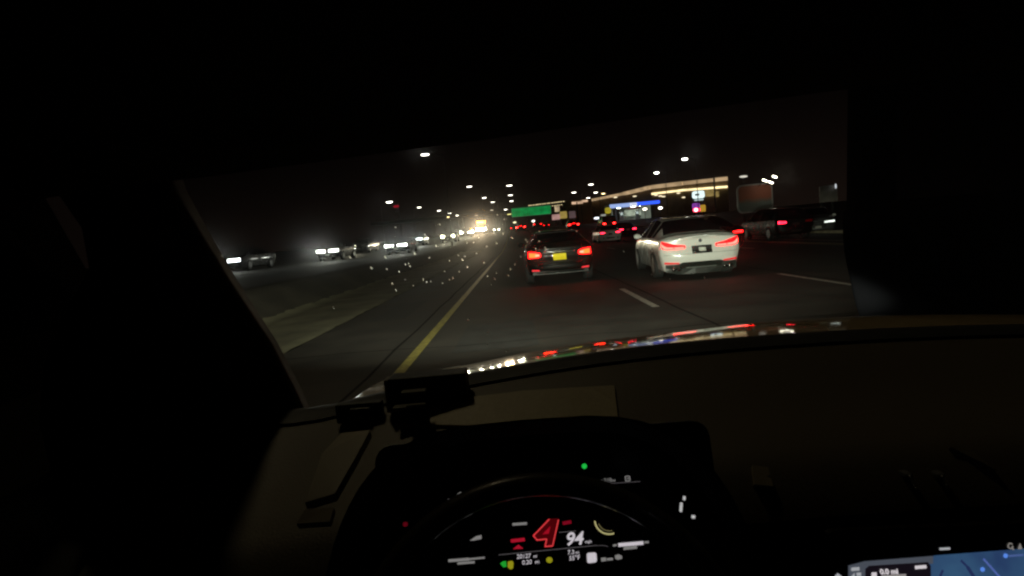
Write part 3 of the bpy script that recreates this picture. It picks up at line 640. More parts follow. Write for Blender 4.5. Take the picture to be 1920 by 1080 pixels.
# pylon sign with stacked panels
a = at(1309, 366, 98); g = gz(a.x, 98); r_ = empty('pylon_sign', (a.x, 98, g), 0, 'tall pylon sign with a white lit box above red, purple and yellow panels', 'sign')
def pyl(px0, py0, px1, py1, name, m_, dy=0, r=.12):
    c0 = at((px0 + px1) / 2, (py0 + py1) / 2, 98); l = c0 - r_.location
    return prism(name, rrect((px1 - px0) / F * 98, (py1 - py0) / F * 98, r), .35, m_, r_, Matrix.Translation((l.x, dy, l.z)) @ FACE)
wp = pyl(1299, 358, 1321, 371.5, 'white_panel', em('pylon_white', (.82, 1, .98), 1.3, (.5, .5, .5), .15, 2), r=.35)
pyl(1303, 373, 1319, 376, 'white_strip', em('pylon_white_dim', (.75, .95, .95), .6), r=.1)
c0 = at(1307, 365, 98) - r_.location; box('dark_mark', (c0.x, -.02, c0.z), (.75, .03, .30), mat('sign_grey', (.2, .25, .28), .5), wp)
pyl(1299, 381, 1312, 391, 'purple_panel', em('pylon_purple', (.35, .07, .55), .7, vary=.5, nscale=1.5), r=.2)
pyl(1300, 390, 1313, 397, 'red_panel', em('pylon_red', (1, .03, .10), 2.4, vary=.4, nscale=1), dy=-.05, r=.25)
ellipsoid('red_light', at(1305, 393.5, 97.8) - r_.location, (.35, .12, .28), em('pylon_red_core', (1, .25, .25), 9), r_)
pyl(1314, 384, 1323, 396.5, 'yellow_panel', em('pylon_yellow', (.75, .42, .04), .55), r=.1)
zt = at(1309, 372, 98).z - g
for x in (-.7, .9): tube('post', [(x, .5, 0), (x, .5, zt + .4)], .12, darksteel, r_)

# ------------------------------------------------------------------ filling station
A = at(1143, 387, 119); B = at(1237, 378.5, 119); g = gz(A.x, 119); xm = (A.x + B.x) / 2
r_ = empty('filling_station', (xm, 119, g), 0, 'filling station with a blue lit canopy and a white lit kiosk right of the road', 'filling station')
zt = (A.z + B.z) / 2 - g; wd = B.x - A.x
box('canopy_roof', (0, 4, zt), (wd - .2, 8 - .2, .8), mat('canopy_white', (.6, .62, .62), .5), r_)
blue = em('canopy_blue', (.03, .10, 1), 1.7); pale = em('canopy_pale_blue', (.40, .55, 1), .9)
box('canopy_fascia', (-wd * .25, -.06, zt - .05), (wd * .5, .12, .80), pale, r_, .03)
box('canopy_fascia', (wd * .25, -.06, zt + .02), (wd * .5 - .02, .12, .60), blue, r_, .03)
box('canopy_emblem', (-.3, -.16, zt - .05), (1.5, .08, .70), em('canopy_emblem_glow', (.75, .8, 1), .9, vary=.4, nscale=1), r_, .05)
for x in (-wd * .36, wd * .30):
    for y in (1.5, 6.5): box('column', (x, y, (zt - .4) / 2), (.4, .4, zt - .4), mat('canopy_column', (.55, .57, .55), .5), r_)
for x in (-wd * .28, .3, wd * .2): box('canopy_light', (x, 3, zt - .43), (.9, .9, .04), em('canopy_light_glow', (.9, 1, .9), 14), r_)
for px, py in ((1208, 392), (1170, 392)):
    l = at(px, py, 119) - r_.location
k_ = at(1191, 410, 128) - r_.location
box('kiosk_wall', (k_.x, k_.y + 2.5, 1.6), (5.2, 5, 3.2), mat('kiosk_paint', (.6, .64, .56), .6, noise=.3, nscale=1), r_)
fr = box('kiosk_window', (k_.x - .3, k_.y - .02, 1.6), (4.0, .08, 1.3), em('kiosk_glow', (.62, .72, .55), .42, vary=.6, nscale=1.4), r_)
box('kiosk_band', (k_.x + .2, k_.y - .06, 2.8), (3.2, .1, .45), em('kiosk_red_band', (.6, .10, .10), .35, vary=.6, nscale=1.2), r_)
for x in (-2.4, .9):
    p_ = box('fuel_pump', (x, 2.6, .95), (.7, .5, 1.9), mat('pump_white', (.6, .6, .58), .4), r_, .05); box('pump_screen', (x, 2.33, 1.4), (.5, .04, .5), em('pump_glow', (.7, .85, .8), .7), p_)
l = at(1212, 417, 116) - r_.location
box('price_column', (l.x, l.y, 1.3), (1.9, .6, 2.6), em('price_column_glow', (.40, .47, .36), .28, (.5, .5, .5), vary=.3, nscale=.9), r_, .05)

# ------------------------------------------------------------------ long lit building on the right
PTS = [(1364, 335, 350, 150), (1338, 337.5, 352, 151), (1280, 344, 356.5, 153), (1222, 351, 363.5, 157), (1172, 363, 373, 176), (1106, 376, 383, 200)]
P0 = at(1364, 335, 150); r_ = empty('shopping_centre', (P0.x, 150, road_z(150)), 0, 'long low shopping building with cream lit roof band running along the right', 'building')
O = r_.location
fas = em('lit_fascia', (.80, .55, .30), .70, (.5, .45, .35), vary=.35, nscale=.25); fas2 = em('soffit_light', (1, .80, .42), 2.0, (.5, .5, .4), vary=.3, nscale=.3)
wallm = mat('stucco_wall', (.20, .15, .09), .9, noise=.2, nscale=1); roofm = mat('roof_felt', (.04, .04, .04), .9)
for k, (p, q) in enumerate(zip(PTS, PTS[1:])):
    a, b = at(p[0], p[1], p[3]) - O, at(q[0], q[1], q[3]) - O
    d = Vector((a.x - b.x, a.y - b.y, 0)); n = Vector((d.y, -d.x, 0)).normalized()
    if n.y > 0: n = -n
    def quadbox(name, a, b, t0, t1, out, back, m_):
        v = []
        for pt in (a, b):
            for zz in (t0, t1):
                for o_ in (out, -back): v.append((pt.x + n.x * o_, pt.y + n.y * o_, pt.z + zz))
        return mesh(name, v, [(0, 2, 6, 4), (1, 5, 7, 3), (0, 4, 5, 1), (2, 3, 7, 6), (0, 1, 3, 2), (4, 6, 7, 5)], m_, r_)
    hf = (.95, .85, .95, .9, .7)[k]
    quadbox('fascia', a, b, -hf / 2, hf / 2, 1.0, .3, fas)
    z0 = min(a.z, b.z)
    v = []
    for pt in (a, b):
        for o_ in (0, -14): v.append((pt.x + n.x * o_, pt.y + n.y * o_, 0)); v.append((pt.x + n.x * o_, pt.y + n.y * o_, pt.z - .62))
    mesh('wall', v, [(0, 1, 5, 4), (2, 6, 7, 3), (0, 2, 3, 1), (4, 5, 7, 6), (1, 3, 7, 5)], wallm, r_)
    if k < 3:
        a2, b2 = at(p[0], p[2], p[3]) - O, at(q[0], q[2], q[3]) - O
        quadbox('soffit_light', a2, b2, -.28, .24, .35, -.05, fas2)
l = at(1331, 362, 150.4) - O; box('shop_window', (l.x, l.y - .1, l.z), (2.6, .2, 1.7), em('shop_window_glow', (.62, .44, .14), .42, vary=.3, nscale=1), r_)
l = at(1344, 364, 150.4) - O; box('shop_window', (l.x, l.y - .1, l.z), (1.0, .2, 1.4), MATS['shop_window_glow'], r_)
l = at(1339.5, 350, 149) - O; tube('pillar', [(l.x, l.y, 0), (l.x, l.y, at(1339.5, 333, 149).z - O.z)], .22, darksteel, r_)
for px, py in ((1230, 366), (1238, 367.5), (1244, 368.5), (1272, 362), (1282, 370), (1190, 368), (1154, 370)):
    pos = at(px, py, 153) - O; ellipsoid('wall_lamp', (pos.x, pos.y, pos.z), (.55, .2, .16), em('wall_lamp_glow', (1, .85, .55), 1.6), r_)
l = at(1394, 331, 149) - O; ellipsoid('roof_lamp', l, (1.1, .3, .28), em('roof_lamp_glow', (.9, .85, .72), 1.1), r_)
tube('roof_lamp_post', [(l.x, l.y + .3, 0), (l.x, l.y + .3, l.z)], .1, darksteel, r_)
# overpass far ahead with a row of small lamps on its rail
zd = at(1030, 383, 262).z; r_ = empty('overpass', (8, 262, road_z(262)), 0, 'dark overpass far ahead with a row of small warm lamps above the green sign', 'bridge')
zl = zd - r_.location.z
box('deck', (0, 5, zl - 1.6), (150, 10, 1.4), mat('bridge_concrete', (.06, .055, .05), .9), r_)
for x in (-34, -12, 14, 40): box('pier', (x, 5, (zl - 2.3) / 2), (1.6, 7, zl - 2.3), MATS['bridge_concrete'], r_)
for k in range(16):
    px = 992 + k * 4.3 + rnd.uniform(-.6, .6); l = at(px, 385.5 - k * .52, 261) - r_.location
    lp = ellipsoid('rail_lamp', l, (.42, .15, .16), em('rail_lamp_glow', (1, .80, .42), 1.6), r_, 8)
for k in range(7):
    px = 1036 + k * 4.2; l = at(px, 386 - k * .55, 261) - r_.location
    ellipsoid('rail_lamp', l, (.4, .15, .10), MATS['rail_lamp_glow'], r_, 8)
pos = at(1084, 380, 190); r_ = empty('lit_store', (pos.x, 190, road_z(190)), 0, 'small distant store with a warm lit front left of the long building', 'building')
l = pos - r_.location
box('wall', (0, 4, (l.z) / 2 + .4), (9, 8, l.z + .8), wallm, r_); box('lit_front', (-.3, -.1, l.z), (3.6, .25, .8), em('store_glow', (1, .66, .42), .75, vary=.5, nscale=.8), r_); box('lit_front', (2.2, -.1, l.z + .35), (2.0, .25, .7), MATS['store_glow'], r_)
# scattered far lights: small post lamps
for px, py, D, col, st, sz, lb in ((1000, 414.5, 115, (1, .95, .8), 3, .35, 'pale post lamp above the grey far car'), (965, 417, 120, (.9, .85, .5), 1.6, .38, 'yellowish post lamp left of the braking far car'), (1119, 409, 100, (.85, .9, 1), 2, .55, 'cool white post lamp left of the round yellow sign'),
       (1129, 416.5, 95, (.9, .85, .7), 1, .45, 'dim post lamp under the whitish board'), (1209, 392, 96, (1, .9, .72), 5, .38, 'warm post lamp under the right end of the blue canopy'), (1238, 390, 90, (1, .9, .75), 5, .34, 'warm post lamp right of the blue canopy'),
       (1175, 427, 100, (.8, .85, .75), .9, .4, 'faint post lamp under the filling station'), (947, 411, 190, (.7, .55, .4), .6, .6, 'faint brown post lamp above the furthest headlights'), (893, 404, 190, (.8, .6, .4), .7, .6, 'faint lamp above the amber beacon')):
    a = at(px, py, D); g = gz(a.x, D); r_ = empty('post_lamp', (a.x, D, g), 0, lb, 'lamp', 'small lamps near the shops')
    tube('post', [(0, 0, 0), (0, 0, a.z - g)], .05, darksteel, r_, 6); ellipsoid('lantern', (0, -.06, a.z - g), (sz, .15, .2), em('post_glow_%d' % px, col, st), r_, 10)

# ------------------------------------------------------------------ the camera car: cabin, hood, displays
car = empty('camera_car', (.37, 1.0, 0), 0, 'dark cabin of the camera car with its glossy hood, steering wheel and lit displays', 'car')
def inv(o): o.matrix_parent_inverse = Matrix.Translation((-.37, -1.0, 0)); return o
leather = mat('dash_leather', (.080, .062, .038), .55, noise=.15, nscale=300, bump=.12)
soft_black = mat('soft_black_plastic', (.012, .011, .010), .6)
liner = mat('headliner', (.012, .011, .011), .95)
hoodm = mat('bronze_hood_paint', (.46, .34, .17), .6, coat=1, spec=.1)
hoodm.node_tree.nodes['Principled BSDF'].inputs['Coat Roughness'].default_value = .06
# hood
SX = [-900, -600, -345, -274, -117, 9, 160, 412, 600, 932, 1250, 1600]; SY = [420, 360, 300, 252, 239, 224, 213, 204, 209, 233, 264, 300]
def sil(x):
    if x <= SX[0]: return SY[0]
    for (a, b), (c0, d0) in zip(zip(SX, SX[1:]), zip(SY, SY[1:])):
        if x <= b:
            t = (x - a) / (b - a); t = t * t * (3 - 2 * t) * .4 + t * .6; return c0 + (d0 - c0) * t
    return SY[-1]
ds = [1.16 + .02 * k for k in range(72)]
def slope(d):
    pts = [(1.1, 7.5), (1.22, 6.6), (1.36, 4.6), (1.52, 5.4), (1.66, 6.8), (1.76, 9), (1.86, 12.5), (2.1, 19), (2.4, 38), (2.6, 55)]
    for (a, b), (c1, d1) in zip(pts, pts[1:]):
        if d <= c1: return b + (d1 - b) * (d - a) / (c1 - a)
    return 55
base = [0]
for a, b in zip(ds, ds[1:]): base.append(base[-1] - math.tan(math.radians(slope((a + b) / 2))) * (b - a))
xs = [-.46 + .04 * k for k in range(49)]; v = []
cols = []
for x in xs:
    cc = -.3; dd = 1.8
    for it in range(6):
        tgt = -sil(x * F / dd) / F
        best = max(((base[k] + cc) / ds[k], k) for k in range(len(ds))); dd = ds[best[1]]
        cc += (tgt - best[0]) * dd
    cols.append(cc)
for k, d in enumerate(ds):
    for i, x in enumerate(xs): v.append((x, d, CAMZ + base[k] + cols[i] - .0))
n = len(xs)
hood = inv(mesh('hood', v, [(k * n + i, k * n + i + 1, (k + 1) * n + i + 1, (k + 1) * n + i) for k in range(len(ds) - 1) for i in range(n - 1)], hoodm, car, True))
# own head lamps: housings and beams
for x in (-.28, 1.02):
    hl = inv(box('headlight', (x, 2.50, .72), (.34, .10, .12), clear_lens, car, .03))
    for nm, P, tilt, sx, sy, ang in (('low_beam', 1750, 3.0, 2.6, .36, 44), ('near_spread', 45, 11.0, 2.6, .9, 56)):
        ld = bpy.data.lights.new(nm, 'SPOT'); ld.energy = P; ld.color = (.94, 1.0, .77); ld.spot_size = math.radians(ang); ld.spot_blend = .55; ld.shadow_soft_size = .05
        lo = bpy.data.objects.new(nm, ld); COL.objects.link(lo); lo.location = (x, 2.62, .72); lo.rotation_euler = (math.radians(90 - tilt), 0, math.radians(2 if x < 0 else -1)); lo.scale = (sx, sy, 1)
# dashboard top: runs from the binnacle to the foot of the windscreen
def dash_edge(x):
    d = x - .36; d = max(-.78, d)
    return CAMZ - (235 + (112 if d < 0 else 58) * d * d) / F * 1.10
v = []; dl = [1.30, 1.14, 1.10, 1.06, 1.00, .94, .88, .82, .76, .71, .68]; dz = [-.10, -.010, 0, -.006, -.022, -.046, -.062, -.072, -.080, -.095, -.14]
xs2 = [-.80 + .05 * k for k in range(50)]
for d, z in zip(dl, dz):
    for x in xs2:
        bump_ = .018 * math.exp(-((x - .02) / .22) ** 2) * max(0, 1 - abs(d - .86) / .16)
        edge_fall = -.05 * max(0, (-.55 - x) / .25) - .06 * max(0, (x - 1.3) / .3)
        v.append((x, d, dash_edge(x) + z + bump_ + edge_fall))
n = len(xs2)
inv(mesh('dashboard', v, [(k * n + i, (k + 1) * n + i, (k + 1) * n + i + 1, k * n + i + 1) for k in range(len(dl) - 1) for i in range(n - 1)], leather, car, True))
def dash_z(x, d):
    z = 0
    for (a, za), (b, zb) in zip(list(zip(dl, dz)), list(zip(dl, dz))[1:]):
        if b <= d <= a: z = za + (zb - za) * (a - d) / (a - b)
    bump_ = .018 * math.exp(-((x - .02) / .22) ** 2) * max(0, 1 - abs(d - .86) / .16)
    return dash_edge(x) + z + bump_ - .05 * max(0, (-.55 - x) / .25) - .06 * max(0, (x - 1.3) / .3)
def on_dash(px, py, lift=.004):
    r = ray(px, py); d = 1.10
    while d > .69:
        q = CAM + r * (d / r.y)
        if q.z > dash_z(q.x, d): break
        d -= .002
    q.z = dash_z(q.x, q.y) + lift; return q
def dash_slab(name, pts, m_, lift=.004):
    tp = []
    for (a, b) in zip(pts, pts[1:] + pts[:1]):
        for k in range(4): tp.append(on_dash(a[0] + (b[0] - a[0]) * k / 4, a[1] + (b[1] - a[1]) * k / 4, lift))
    bm = bmesh.new(); bv = [bm.verts.new(q) for q in tp]; lv = [bm.verts.new(q - Vector((0, 0, .008))) for q in tp]; n_ = len(bv)
    f_ = bm.faces.new(bv)
    for k in range(n_): bm.faces.new((bv[k], bv[(k + 1) % n_], lv[(k + 1) % n_], lv[k]))
    bmesh.ops.triangulate(bm, faces=[f_])
    return inv(from_bm(name, bm, m_, car))
dash_slab('dash_light_patch', [(742, 800), (800, 772), (860, 752), (980, 738), (1152, 728), (1160, 800), (1000, 806)], mat('dash_light_leather', (.30, .25, .15), .55, noise=.15, nscale=200), .006)  # lamplit part of the dash painted as a paler slab
# dark defroster strip along the glass
v = []
for x in xs2:
    z = dash_edge(x) - .05 * max(0, (-.55 - x) / .25) - .06 * max(0, (x - 1.3) / .3)
    v += [(x, 1.125, z + .0005), (x, 1.10, z + .004), (x, 1.06, z - .002), (x, 1.045, z - .0045)]
f = [(4 * i + k, 4 * i + 4 + k, 4 * i + 5 + k, 4 * i + 1 + k) for i in range(n - 1) for k in range(3)]
inv(mesh('defroster_strip', v, f, soft_black, car, True))
# instrument binnacle: arched hood over the cluster
pl_o = Vector((.02, .66, 0)); tilt = math.radians(16)
U = Vector((1, 0, 0)); Vv = Vector((0, math.sin(tilt), math.cos(tilt))); Nn = U.cross(Vv)      # Nn points to the driver
c0 = at(1030, 1010, .66); 
def on_cluster(px, py):
    r = ray(px, py); k = (c0 - CAM).dot(Nn) / r.dot(Nn); q = CAM + r * k - c0; return q.dot(U), q.dot(Vv)
MC = frame_mat(c0, U, Vv)
S_C = on_cluster(1040, 1010)[0] - on_cluster(1030, 1010)[0]; PX = S_C / 10        # metres per photo pixel on the cluster
arch_o = []; arch_i = []
for k in range(33):
    a = math.pi * k / 32; e = .55
    ca, sa = math.cos(a), math.sin(a)
    ex = math.copysign(abs(ca) ** e, ca); ez = sa ** .8
    arch_o.append((-.015 + .262 * ex, -.19 + .335 * ez)); arch_i.append((-.015 + .245 * ex, -.19 + .315 * ez))
def arch_mesh(name, m_):
    v = []; f = []; K = len(arch_o)
    secs = [(arch_i, -.06, 0), (arch_i, .015, 0), (arch_o, .020, -.003), (arch_o, .04, .0), (arch_o, -.12, -.03)]
    for prof_, w_, dv in secs:
        for (u_, v_) in prof_: q = c0 + U * u_ + Vv * (v_ + dv) + Nn * w_; v.append(q)
    for s_ in range(len(secs) - 1):
        for k in range(K - 1): f.append((s_ * K + k, s_ * K + k + 1, (s_ + 1) * K + k + 1, (s_ + 1) * K + k))
    return inv(mesh(name, v, f, m_, car, True))
arch_mesh('instrument_hood', soft_black)
disp = inv(prism('instrument_display', rrect(.42, .21, .02), .012, mat('display_black', (.004, .004, .005), .25), car, MC @ Matrix.Translation((.0, .02, 0))))
def inv2(o): o.matrix_parent_inverse = disp.matrix_parent_inverse.copy() if False else Matrix.Identity(4); return o
ui_white = em('display_white', (.86, .80, .86), .62); ui_grey = em('display_grey', (.62, .6, .58), .30); ui_red = em('display_red', (.85, .015, .05), .42); ui_red_dark = em('display_red_dark', (.6, .006, .02), .10); ui_red_edge = em('display_red_edge', (1, .06, .07), .75)
ui_green = em('display_green', (.03, .75, .06), .42); ui_yellow = em('display_yellow', (.62, .58, .02), .42); ui_ring = em('display_ring', (.75, .68, .30), .55); ui_line = em('display_line', (.5, .45, .48), .14)
LIFT = Matrix.Translation((0, 0, .0015))
def add_disp(o): return o
def glyph(name, txt, px, py, hpx, m_, shear=0, anchor='LEFT', lift=.0015, wscale=1, bold=0, M0=None, conv=None, parent=None, pxm=None):
    cu = bpy.data.curves.new(name, 'FONT'); cu.body = txt; cu.align_x = anchor; cu.align_y = 'BOTTOM_BASELINE'; cu.shear = shear; cu.offset = bold
    cu.size = hpx * (pxm or PX) / .70; cu.extrude = .0004
    o = bpy.data.objects.new(name, cu); COL.objects.link(o)
    dg = bpy.context.evaluated_depsgraph_get(); dg.update(); me = bpy.data.meshes.new_from_object(o.evaluated_get(dg)); me.name = name
    bpy.data.objects.remove(o); bpy.data.curves.remove(cu)
    u_, v_ = (conv or on_cluster)(px, py)
    me.transform((M0 or MC) @ Matrix.Translation((u_, v_, lift)) @ Matrix.Diagonal((wscale, 1, 1, 1)))
    me.materials.clear()
    return link(name, me, m_, parent or disp)
def shape(name, pts, m_, lift=.0015, th=.0008):
    return prism(name, [on_cluster(*p) for p in pts], th, m_, disp, MC @ Matrix.Translation((0, 0, lift)))
def bar(name, x0, y0, x1, y1, w, m_, lift=.0015):
    d = Vector((x1 - x0, y1 - y0)).normalized(); n = Vector((-d.y, d.x)) * w / 2
    return shape(name, [(x0 + n.x, y0 + n.y), (x1 + n.x, y1 + n.y), (x1 - n.x, y1 - n.y), (x0 - n.x, y0 - n.y)], m_, lift)
def arc(name, cx, cy, r, a0, a1, w, m_, n=14):
    o = []; i = []
    for k in range(n + 1):
        a = math.radians(a0 + (a1 - a0) * k / n); o.append((cx + (r + w / 2) * math.cos(a), cy + (r + w / 2) * math.sin(a))); i.append((cx + (r - w / 2) * math.cos(a), cy + (r - w / 2) * math.sin(a)))
    vv = [MC @ Vector((*on_cluster(*p), .0015)) for p in o + i]; K = n + 1
    return mesh(name, vv, [(k, k + 1, K + k + 1, K + k) for k in range(n)], m_, disp)
# gear figure 4, outlined red
four = [(1026, 973), (1000, 1004), (1008, 1012), (1024, 1009), (1020, 1023), (1036, 1022), (1047, 975), (1041, 975)]
shape('gear_digit', [(1027, 973), (1000, 1004), (1008, 1012), (1025, 1010), (1022, 1023), (1036, 1022), (1047, 972)], ui_red_dark, .001)
for p, q in (((1030, 973), (1000, 1004)), ((1000, 1004), (1007, 1012)), ((1007, 1012), (1025, 1010)), ((1025, 1010), (1022, 1024)), ((1021, 1024), (1036, 1023)), ((1036, 1023), (1047, 974))): bar('gear_digit_edge', *p, *q, 2.0, ui_red_edge, .002)
shape('gear_digit_counter', [(1032, 986), (1017, 1001), (1029, 1000)], em('display_red_mid', (.8, .01, .035), .40), .002)
glyph('speed_readout', '94', 1060, 1022, 22, ui_white, .25, bold=.0004, wscale=1.05)
glyph('unit_readout', 'mph', 1097, 1018, 5, ui_white, wscale=1.0)
bar('red_bar', 958, 1014, 984, 1011, 6, ui_red); shape('red_triangle', [(962, 1029), (972, 1021), (981, 1028)], ui_red); bar('red_bar', 1055, 981, 1071, 978, 6, em('display_red_soft', (.8, .01, .05), .22))
bar('white_mark', 961, 983, 988, 981, 4.5, ui_grey)
glyph('trip_readout', '20127', 969, 1047, 7.4, ui_white, .1); glyph('unit_readout', 'mi', 1000, 1045, 5, ui_white)
glyph('trip_readout', '0.20', 979, 1058, 7.4, ui_white, .1); glyph('unit_readout', 'mi', 1003, 1056, 6, ui_white)
glyph('range_readout', '7.3', 1064, 1039, 7.4, ui_white, .1); glyph('unit_readout', 'mi', 1079, 1038, 5, ui_white)
glyph('temperature_readout', '55', 1067, 1050, 7.4, ui_white, .1); glyph('unit_readout', '°F', 1078, 1049, 8, ui_white)
shape('square_icon', [(1100 + a, 1036.5 + b) for a, b in ((2, 0), (15, -1), (18, 1), (19, 14), (17, 17), (4, 19), (1, 17), (0, 3))], ui_white)
bar('mark', 1127, 1049, 1136, 1048, 6.5, ui_grey); bar('mark', 1137.5, 1048.5, 1149, 1047.5, 4, ui_grey)
shape('lamp_icon', [(1153, 1041), (1160, 1039), (1166, 1042), (1166, 1047), (1158, 1049), (1153, 1047)], ui_grey)
shape('green_icon', [(938, 1056), (944, 1052), (949, 1052), (950, 1062), (944, 1063)], ui_green); shape('yellow_icon', [(952, 1053), (960, 1051), (963, 1055), (962, 1065), (957, 1067), (952, 1063)], ui_yellow)
shape('yellow_icon', [(1024 + 6 + 6 * math.cos(k * .7), 1049.5 + 5.5 * math.sin(k * .7)) for k in range(9)], ui_yellow)
bar('white_bar', 841, 1051, 880, 1048, 5, ui_grey); bar('white_bar', 880, 1048, 909, 1045, 3, ui_grey); bar('white_bar', 858, 1056, 890, 1053.5, 4, ui_grey)
bar('white_bar', 1149, 1022.5, 1156, 1021.5, 3.5, ui_grey); bar('white_bar', 1159, 1021.5, 1206, 1017.5, 6.5, ui_white); bar('white_bar', 1208, 1016.5, 1216, 1016, 3.5, ui_grey); bar('white_bar', 1169, 1028, 1194, 1025.5, 5, ui_grey)
shape('small_mark', [(881, 1013), (893, 1005), (903, 1003), (903, 1010), (888, 1013)], ui_grey)
bar('line', 935, 1040, 1120, 1022, 1.0, ui_line); bar('line', 1048, 998, 1080, 995, .8, ui_line); arc('line', 1128, 1050, 28, -105, -65, 1, ui_line)
arc('ring', 1142, 974, 27, 70, 175, 2.8, ui_ring); arc('ring', 1142, 974, 21, 75, 160, 1.4, em('display_ring_dim', (.7, .6, .25), .2))
arc('ring', 1134, 922, 9, 195, 300, 4, em('display_ring_pale', (.6, .55, .38), .45))
glyph('range_readout', '210', 1132, 904, 7, ui_grey, .1); glyph('unit_readout', 'mi', 1147, 903, 5, ui_grey); bar('mark', 1121, 902.5, 1130, 901.5, 4.5, em('display_faint', (.5, .5, .5), .12))
for q in (((1172, 893), (1180, 892.5)), ((1172, 893), (1173, 902)), ((1173, 902), (1181, 901)), ((1181, 901), (1180, 892.5)), ((1175, 897), (1180, 896.5))): bar('fuel_icon', *q[0], *q[1], 1.5, ui_grey)
bar('line', 1140, 906.5, 1200, 902.5, .8, ui_line)
shape('turn_light', [(1095.5 + 5 * math.cos(k * .785), 874 + 5 * math.sin(k * .785)) for k in range(8)], em('display_green_lamp', (.02, .80, .09), .62))
shape('warning_icon', [(857, 927), (863, 922), (868, 925), (879, 923), (868, 928), (863, 931)], ui_grey); bar('line', 840, 936, 856, 935, 1.6, ui_line)
# steering wheel
wh_c = at(1032, 1317, .50); wn = Vector((0, -math.cos(math.radians(24)), math.sin(math.radians(24)))); wu = Vector((1, 0, 0)); wv = wn.cross(wu)
wr = (at(1032 + 395, 1317, .50) - at(1032, 1317, .50)).length * .985
rim_m = mat('rim_leather', (.05, .042, .028), .36, coat=.35)
v = []; f = []; NS, NT = 96, 12
for k in range(NS):
    a = 2 * math.pi * k / NS; cdir = wu * math.cos(a) + wv * math.sin(a)
    for t_ in range(NT):
        b = 2 * math.pi * t_ / NT; rr = .0122
        v.append(wh_c + cdir * (wr + rr * math.cos(b)) + wn * (rr * 1.15 * math.sin(b)))
for k in range(NS):
    for t_ in range(NT): f.append((k * NT + t_, ((k + 1) % NS) * NT + t_, ((k + 1) % NS) * NT + (t_ + 1) % NT, k * NT + (t_ + 1) % NT))
wheel = inv(mesh('steering_wheel', v, f, rim_m, car, True))
bm = bmesh.new(); bmesh.ops.create_uvsphere(bm, u_segments=20, v_segments=10, radius=1)
bmesh.ops.transform(bm, matrix=frame_mat(wh_c, wu, wv) @ Matrix.Diagonal((.085, .075, .035, 1)), verts=bm.verts); from_bm('airbag_cover', bm, soft_black, wheel, True)
for a in (180, 0, 270):
    cdir = wu * math.cos(math.radians(a)) + wv * math.sin(math.radians(a))
    tube('spoke', [wh_c + cdir * .06, wh_c + cdir * (wr * .6), wh_c + cdir * wr], .018, soft_black, wheel, 8)
for sd in (-1, 1):
    o_ = wh_c + wu * sd * .118 + wv * (.055) + wn * .012
    bx = box('thumb_button', o_, (.03, .012, .018), soft_black, wheel, .003)
q = at(760, 983, .52); bx = box('drive_mode_button', q, (.0042, .003, .0035), em('button_red', (.8, .01, .05), .10), wheel, .001)
for px, py, w_, h_ in ((1277, 951, .0022, .0085), (1283, 934, .0022, .0034), (1300, 969, .0032, .0026)):
    q = at(px, py, .51); box('wheel_glint', q, (w_, .002, h_), em('wheel_glint_white', (.8, .8, .8), .55 if h_ > .005 else .2), wheel, .0004, Matrix.Rotation(math.radians(8), 3, 'Y'))  # reflections beside the wheel put in as small glowing bars
# centre screen
T2 = math.radians(14); cs = at(1585, 1052, .60); U2 = Vector((math.cos(math.radians(-4)), math.sin(math.radians(-4)), 0)); V2 = Vector((0, math.sin(T2), math.cos(T2))); N2 = U2.cross(V2).normalized(); V2 = N2.cross(U2)
MS = frame_mat(cs, U2, V2)
def on_screen(px, py):
    r = ray(px, py); k = (cs - CAM).dot(N2) / r.dot(N2); q_ = CAM + r * k - cs; return q_.dot(U2), q_.dot(V2)
PS = (on_screen(1700, 1060)[0] - on_screen(1600, 1060)[0]) / 100
bw, bh = .31, .115
scr = inv(prism('centre_screen', [(a + bw / 2 - .006, b - bh / 2 + .022) for a, b in rrect(bw + .02, bh + .02, .010)], .012, mat('screen_glass', (.004, .004, .005), .12), car, MS))
mapm = em('map_blue', (.09, .17, .42), .46)
t = mapm.node_tree; b_ = t.nodes['Principled BSDF']; c_ = t.nodes.new('ShaderNodeTexCoord'); n_ = t.nodes.new('ShaderNodeTexNoise'); n_.inputs['Scale'].default_value = 16; n_.inputs['Detail'].default_value = 3; r2 = t.nodes.new('ShaderNodeValToRGB')
for e_, (p_, cl) in zip((r2.color_ramp.elements[0], r2.color_ramp.elements[1]), ((.30, (.030, .055, .20, 1)), (.70, (.075, .20, .38, 1)))): e_.position = p_; e_.color = cl
t.links.new(c_.outputs['Object'], n_.inputs['Vector']); t.links.new(n_.outputs['Fac'], r2.inputs[0]); t.links.new(r2.outputs[0], b_.inputs['Emission Color'])
def sshape(name, pts, m_, lift=.001): return prism(name, [on_screen(*p) for p in pts], .0006, m_, scr, MS @ Matrix.Translation((0, 0, lift)))
def sbar(name, x0, y0, x1, y1, w, m_, lift=.002):
    d = Vector((x1 - x0, y1 - y0)).normalized(); n = Vector((-d.y, d.x)) * w / 2
    return sshape(name, [(x0 + n.x, y0 + n.y), (x1 + n.x, y1 + n.y), (x1 - n.x, y1 - n.y), (x0 - n.x, y0 - n.y)], m_, lift)
sshape('map_panel', [(1618, 1058), (1746, 1056), (1750, 1041.5), (2100, 1015), (2100, 1150), (1618, 1150)], mapm)
sshape('status_strip', [(1590, 1060), (1620, 1052), (1748, 1042), (1748, 1056), (1622, 1064), (1620, 1150), (1590, 1150)], em('screen_grey', (.11, .125, .16), .55), .0015)
sshape('route_card', [(1621, 1066), (1628, 1060), (1738, 1053), (1743, 1060), (1745, 1150), (1621, 1150)], em('screen_dark', (.012, .008, .014), .5), .002)
s_w = em('screen_white', (.85, .78, .82), .72); s_g = em('screen_text_grey', (.7, .72, .76), .5)
G = dict(M0=MS, conv=on_screen, parent=scr, pxm=PS)
